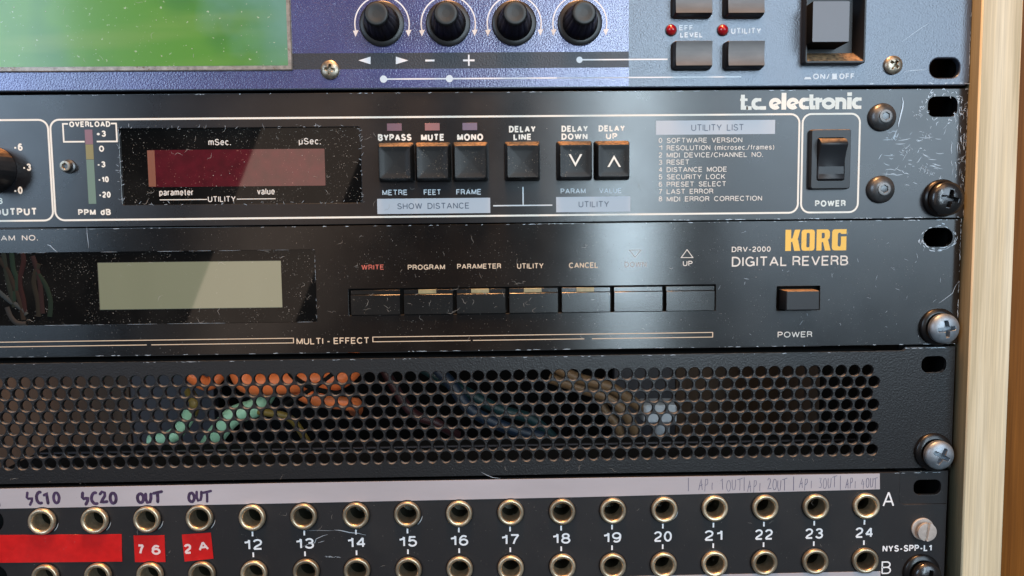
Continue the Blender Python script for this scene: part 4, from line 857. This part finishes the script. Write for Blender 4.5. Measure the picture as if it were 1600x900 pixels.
cable('black cable twisting over the right end of the orange cables', [(540, 565, 45), (515, 588, 45), (480, 612, 45), (430, 640, 50)], .9, 'inside')
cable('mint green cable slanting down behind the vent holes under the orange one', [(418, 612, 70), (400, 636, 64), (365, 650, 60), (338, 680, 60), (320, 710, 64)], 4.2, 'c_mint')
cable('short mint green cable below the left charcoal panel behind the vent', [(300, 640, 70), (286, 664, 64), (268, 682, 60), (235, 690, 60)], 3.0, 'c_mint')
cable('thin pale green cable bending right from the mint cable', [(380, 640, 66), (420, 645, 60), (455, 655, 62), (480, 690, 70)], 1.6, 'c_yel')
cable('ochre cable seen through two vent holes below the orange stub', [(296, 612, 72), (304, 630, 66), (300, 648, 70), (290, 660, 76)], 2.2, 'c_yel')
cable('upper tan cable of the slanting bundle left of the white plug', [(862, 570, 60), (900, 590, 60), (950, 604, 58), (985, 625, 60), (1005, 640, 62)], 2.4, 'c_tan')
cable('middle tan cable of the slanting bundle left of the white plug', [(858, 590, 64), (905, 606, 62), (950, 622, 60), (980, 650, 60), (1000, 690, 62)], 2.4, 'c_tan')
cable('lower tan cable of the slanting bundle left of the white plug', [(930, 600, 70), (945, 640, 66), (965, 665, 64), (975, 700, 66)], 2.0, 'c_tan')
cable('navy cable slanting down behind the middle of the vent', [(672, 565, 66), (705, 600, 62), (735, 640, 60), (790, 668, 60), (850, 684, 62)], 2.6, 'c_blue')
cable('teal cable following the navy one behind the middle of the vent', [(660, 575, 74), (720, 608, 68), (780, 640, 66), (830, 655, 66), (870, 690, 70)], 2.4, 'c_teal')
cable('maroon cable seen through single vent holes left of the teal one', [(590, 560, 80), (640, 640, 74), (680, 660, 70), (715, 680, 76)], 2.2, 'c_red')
pl = thing('white_plug', 'white cable plug behind the vent just left of the right brown board', 'plug', (*(lambda q: (q[0], 60, q[1]))(pt(1028, 648, -60)),))
x_, z_ = pt(1030, 645, -60)
addobj('plug_body', MB().rbox(0, 0, 15, 9, 8, -3, 1.2, .8, wt=14, ht=8).make(), M['c_white'], pl, (x_, 60, z_))
addobj('plug_boot', tube([(0, 0, 0), (0, 2, -6), (2, 6, -16)], 3.4, 12, 4).make(60), M['c_white'], pl, (x_+2, 62, z_-4))

# ================================================================== 5. patch bay
B = thing('patch_bay', 'matte black patch bay with rows of brass ringed jacks numbered 12 to 24', 'patch bay', (75, 0, -178))
Z1, Z0 = -133.75, -178
jx = lambda n_: 209.7-(24-n_)*18.028
JZ = (-145.46, -165.52)
jh = [circ(4.3, 24, jx(n_), z) for n_ in range(7, 25) for z in JZ]
nx = PX(1406, 760)
nt0, nt1 = PZ(1440, 788), Z1+1
notch_r = 2.2
out = [(-108, Z0), (XR-2.2, Z0), (XR-2.2, nt0), (nx+notch_r, nt0)]+[(nx+notch_r-notch_r*sin(a), nt0+notch_r-notch_r*cos(a)) for a in [radians(k*15) for k in range(1, 6)]]+[(nx, nt0+notch_r), (nx, Z1), (-108, Z1)]
addobj('face_panel', plate([out]+jh, 0, 2.2, .25, 2), M['patch'], B)
slot = off(rrect(9.8, 5.4, 2.2, 6), 232.2, -139.7)
addobj('ear_plate', plate([[(nx-2, nt0-3), (XR-1.6, nt0-3), (XR-1.6, Z1), (nx-2, Z1)], slot], 0, 1.5, .2, 2), M['patch'], B, (0, .75, 0))
ringm = lathe([(4.62, .3), (4.62, -1.0), (4.42, -1.45), (4.05, -1.6), (3.55, -1.5), (3.22, -1.2), (3.16, -.6), (3.16, 4.5)], 44); ringm.f = [f for f in ringm.f if len(f) == 4]
ringm = ringm.make(50)
sockm = lathe([(3.15, 4.5), (3.15, 11), (.01, 11.5)], 24); sockm.f = [f for f in sockm.f if len(f) == 4]; sockm = sockm.make(50)
nutm = lathe([(4.95, .15), (4.95, -.25), (4.6, -.3)], 40); nutm.f = [f for f in nutm.f if len(f) == 4]; nutm = nutm.make(50)
for r, z in enumerate(JZ):
    for n_ in range(8, 25):
        x = jx(n_)+random.uniform(-.15, .15); z_ = z+random.uniform(-.12, .12)
        j = addobj('jack', ringm, M['brass'], B, (x, 0, z_)); addobj('socket_lining', sockm, M['socket'], j, (x, 0, z_)); addobj('washer', nutm, M['washer'], j, (x, 0, z_)); j.rotation_euler = (random.uniform(-.035, .035), random.uniform(0, 6.28), random.uniform(-.035, .035))
zn = (PZ(1350, 839), PZ(1350, 821.8))
zt = (PZ(1350, 816.5), PZ(1350, 809), PZ(1350, 853), PZ(1350, 845.5))
zn = ((JZ[0]+JZ[1])/2-1.95, (JZ[0]+JZ[1])/2+1.9); mid = (JZ[0]+JZ[1])/2
for n_ in range(12, 25):
    x = jx(n_)-.25; me = textmesh(str(n_), 6.4, zn[1]-zn[0], .012); addobj('number', me, M['white'], B, (x-3.15, YP, zn[0]))
    for s_ in (1, -1): inkrect(B, x-.28, x+.28, mid+s_*2.9-(0 if s_ > 0 else 1.7)*1, mid+s_*2.9+(1.7 if s_ > 0 else 0), M['white'], 'tick_mark')
txt(B, 'A', 1378.8, 1397, 768, 791.5, M['white'], -.012); txt(B, 'B', 1377, 1392, 877, 896.8, M['white'], -.012); txt(B, 'NYS-SPP-L1', 1378.8, 1455.5, 851.4, 861.6, M['white'], .02)
x_, z_ = pt(1449.8, 832.3, 2.8)
sl = addobj('slotted_screw', lathe([(4.0, 0), (4.0, -.45), (3.8, -.6), (2.6, -.6)], 40).make(), M['screw_n'], B, (x_-.4, 0, z_+.3))
addobj('slotted_head', headmesh(3.3, 1.0, .9, slotrec(.75, radians(8)), 1.0, 64, 26), M['screw_n'], sl, (x_, -1.7, z_))
rnd = random.Random(61)
ls = [([pt(*p) for p in ((522, 828), (530, 828.5), (538, 830), (546, 832), (558, 833), (572, 836))], .32), ([pt(*p) for p in ((472, 855), (482, 850), (492, 848), (494, 842), (505, 837), (512, 835))], .22), ([pt(*p) for p in ((480, 829), (495, 828.5), (510, 829), (522, 829))], .1),
      ([pt(*p) for p in ((752, 737.5), (760, 742), (770, 746), (782, 747.5))], .18), ([pt(*p) for p in ((497, 848), (502, 846.5), (507, 845))], .16)]
for k in range(14): u = rnd.uniform(505, 530); ls.append(([pt(u, 870+rnd.uniform(-1.5, 1.5)), pt(u+1.5, 870+rnd.uniform(-1.5, 1.5)), pt(u+3, 870.5)], .14))
for n_ in (8, 9, 10, 11, 15, 20): ls.append(([(jx(n_)+5.2*cos(a), JZ[0]+5.2*sin(a)) for a in [radians(-50+8*t) for t in range(6)]], .3))
ls += edgewear(rnd, 218, 237, Z1-.3, .1, 12)
scratches(B, ls, -.05, M['scratch'], 'scratches')
flecks(B, [(-85, 215, -178, -142)], 330, -.05, M['fluff'], .03, .15, 14, 62)

# strips and labels
def strip(name, label, cat, corners, material, th=.12, y=-.03):
    c = corners[0]; P2 = [(a-c[0], b_-c[1]) for a, b_ in corners]; n = len(P2)
    mb = MB().loops([[(a, 0, b_) for a, b_ in P2], [(a, -th, b_) for a, b_ in P2]]); o = addobj(name, mb.make(), material, None, (c[0], y, c[1])); o['label'] = label; o['category'] = cat; return o
tp = strip('label_tape', 'long white label tape with handwriting above the upper jack row', 'label tape', [(-108, -133.9), (-108, -140.95), (0, -140.9), (110, -140.6), (214.6, -139.75), (214.4, -134.05), (100, -133.75), (0, -133.65)], M['tape'])
tq = strip('label_tape', 'white label tape just showing below the lower jack row at bottom right', 'label tape', [(60, -171.6), (60, -178), (215.7, -178), (215.7, -169.9), (130, -169.8)], M['tape'])
r1 = strip('embossed_label', 'long blank red label below the jacks at lower left', 'label', [pt(-30, 836), pt(-30, 879), pt(191.5, 877), pt(190, 834.5)], M['redtape'], .25)
r2 = strip('embossed_label', 'small red label embossed 7 6', 'label', [pt(209.3, 836.3), pt(211.5, 877.8), pt(259.2, 877.6), pt(257, 836)], M['redtape'], .25)
r3 = strip('embossed_label', 'small tilted red label embossed 2 A', 'label', [pt(284.6, 835), pt(289, 877), pt(334, 872.3), pt(329.5, 831.8)], M['redtape'], .25)
def etxt(par, s, u0, u1, v0, v1, rot=0):
    x0, x1 = PX(u0, v1), PX(u1, v1); z0, z1 = PZ((u0+u1)/2, v1), PZ((u0+u1)/2, v0)
    me = textmesh(s, x1-x0, z1-z0, .03); o = addobj('embossed_character', me, M['emboss'], par, (x0, -.31, z0)); o.rotation_euler.y = rot
etxt(r2, '7', 216, 226.5, 850, 865.5); etxt(r2, '6', 237.5, 251.5, 850.5, 866, .05)
etxt(r3, '2', 289, 300.5, 849.5, 865, -.05); etxt(r3, 'A', 311.5, 327.5, 846, 860.5, -.12)
# handwriting as pen strokes: unit glyphs, x 0..1, z 0..1
def arcp(cx, cz, rx, rz, a0, a1, n=10): return [(cx+rx*cos(radians(a0+(a1-a0)*t/n)), cz+rz*sin(radians(a0+(a1-a0)*t/n))) for t in range(n+1)]
HG = {'S': [[(.15, 1), (.05, .55), (.2, .42), (.55, .45), (.75, .5), (.7, .2), (.45, -.15)]], 'C': [arcp(.6, .5, .5, .55, 80, 290)], '1': [[(.1, .8), (.45, 1), (.5, .5), (.6, 0)]], '2': [[(.05, .85), (.3, 1.05), (.65, .95), (.65, .65), (.3, .25), (.1, .02), (.45, .05), (.9, .08)]],
      '0': [arcp(.5, .5, .38, .5, 90, 450, 16)], 'O': [arcp(.5, .5, .42, .5, 100, 460, 16)], 'U': [[(.1, 1), (.08, .4), (.3, .02), (.65, .1), (.8, .5), (.82, 1)]], 'T': [[(-.05, .98), (.5, 1.05), (1.1, 1.15)], [(.5, 1.02), (.52, .5), (.5, 0)]],
      'A': [[(0, 0), (.3, .6), (.5, 1), (.62, .5), (.75, 0)], [(.1, .4), (.45, .42), (.8, .5)]], 'P': [[(.1, -.1), (.2, .5), (.25, 1)], [(.25, 1), (.7, 1), (.75, .7), (.5, .5), (.2, .45)]], 'I': [[(.5, 0), (.52, .35), (.55, .7)]], '3': [[(.1, .95), (.6, .95), (.35, .6), (.7, .4), (.55, .05), (.05, .05)]], '4': [[(.35, 1), (.05, .45), (.8, .5)], [(.65, .8), (.6, .4), (.55, -.05)]], 'N': [[(.1, 0), (.15, 1), (.7, .05), (.75, 1)]], '|': [[(.5, -.25), (.48, .5), (.46, 1.35)]]}
def write(par, s, u0, u1, v0, v1, wd, material, jit, seed, y=-.17):
    rnd = random.Random(seed); x0, x1 = PX(u0, v1), PX(u1, v1); z0, z1 = PZ((u0+u1)/2, v1), PZ((u0+u1)/2, v0); cw = (x1-x0)/len(s); mb = MB(); mb.closed = False; k = 0
    for i, ch_ in enumerate(s):
        if ch_ == ' ': continue
        jx_, jz_ = rnd.uniform(-jit, jit)*cw, rnd.uniform(-jit, jit)*(z1-z0)
        for st in HG[ch_]:
            P2 = [(i*cw+jx_+(x+rnd.uniform(-jit, jit)*.25)*cw*.86, jz_+(z+rnd.uniform(-jit, jit)*.2)*(z1-z0)) for x, z in st]
            mb.ribbon(P2, wd*rnd.uniform(.85, 1.15), -.0015*k)
            for e in ((P2[0], P2[-1]) if wd > .3 else ()):
                k += 1; mb.add([(e[0]+wd*.5*cos(q*pi/4), -.0015*k, e[1]+wd*.5*sin(q*pi/4)) for q in range(8)], [tuple(range(8))])
            k += 1
    addobj('handwriting', mb.make(), material, par, (x0, y, z0))
write(tp, 'SC10', 43, 96, 770, 786, 1.0, M['marker'], .06, 1); write(tp, 'SC20', 128, 186, 770, 786, 1.0, M['marker'], .06, 2); write(tp, 'OUT', 215, 254, 771, 785, 1.0, M['marker'], .05, 3); write(tp, 'OUT', 295, 331, 769, 783, .95, M['marker'], .06, 4); write(tp, '1', -9, 6, 774, 790, 1.0, M['marker'], .02, 5)
for s, a, b_, v0, v1, sd in (('API 1OUT', 1091, 1160, 749, 766, 6), ('API 2OUT', 1168, 1230, 749, 766, 7), ('API 3OUT', 1249, 1308, 747, 763, 8), ('API 4OUT', 1321, 1371, 747, 762, 9)):
    write(tp, s, a, b_, v0, v1, .19, M['pencil'], .10, sd)
for k, u in enumerate((1075.7, 1163, 1240, 1313)): write(tp, '|', u-3, u+3, 751-k, 764-k*.7, .22, M['pencil'], .02, 20+k)

addobj('case_lid', MB().rbox(0, 0, 330, 40, 50, 12, .1, .1).make(), M['inside'], B, (60, 0, -153.5))
addobj('lid_seam', MB().rbox(0, 0, 330, .4, 39.5, 38, .1, .1).make(), M['graybox'], B, (60, 0, -133.2))
addobj('case', MB().rbox(0, 0, 325, 41.5, 118, 6, .1, .1).make(), M['inside'], K3, (56, 0, -66.5))
addobj('case', MB().rbox(0, 0, 325, 43, 118, 6, .1, .1).make(), M['inside'], D, (56, 0, -22.3))
addobj('case', MB().rbox(0, 0, 325, 84, 118, 7, .1, .1).make(), M['inside'], T, (56, 0, 43.5))
# ================================================================== rack screws
def rack_screw(label, u, v, hh, mm, R, rot, washr, wz=(0, 0), wm='washer'):
    x_, z_ = pt(u, v, hh)
    t = thing('rack_screw', label, 'screw', (x_, 0, z_), 'rack screws down the right edge')
    addobj('cup_washer', lathe([(washr, 0), (washr, -.7), (washr-.35, -1.15), (R*.98, -1.5), (R*.9, -1.2), (2, -1.2)], 56).make(40), M[wm], t, (x_+wz[0], -.02, z_+wz[1]))
    addobj('screw_head', headmesh(R, 3.0, .9, cross(3.15, 1.6, rot), 2.0, 96, 30), M[mm], t, (x_, -hh+1.9, z_))
    return t
rack_screw('glossy black cross head screw at the lower right of the delay unit', 1482.5, 310.5, 4.0, 'screw_b', 5.75, radians(12), 6.5, (-.3, .3))
rack_screw('grey zinc cross head screw in black cup washer on the reverb unit', 1477.8, 514, 4.4, 'screw_g', 5.15, radians(-8), 6.5, (-.2, .2))
rack_screw('grey zinc cross head screw in black cup washer on the vent panel', 1470, 712.5, 4.4, 'screw_g', 5.05, radians(28), 6.7, (-.2, .3))
rack_screw('glossy black cross head screw at bottom right cut by the photo edge', 1451, 903, 4.4, 'screw_b', 5.0, radians(10), 6.6, (-.3, .2))
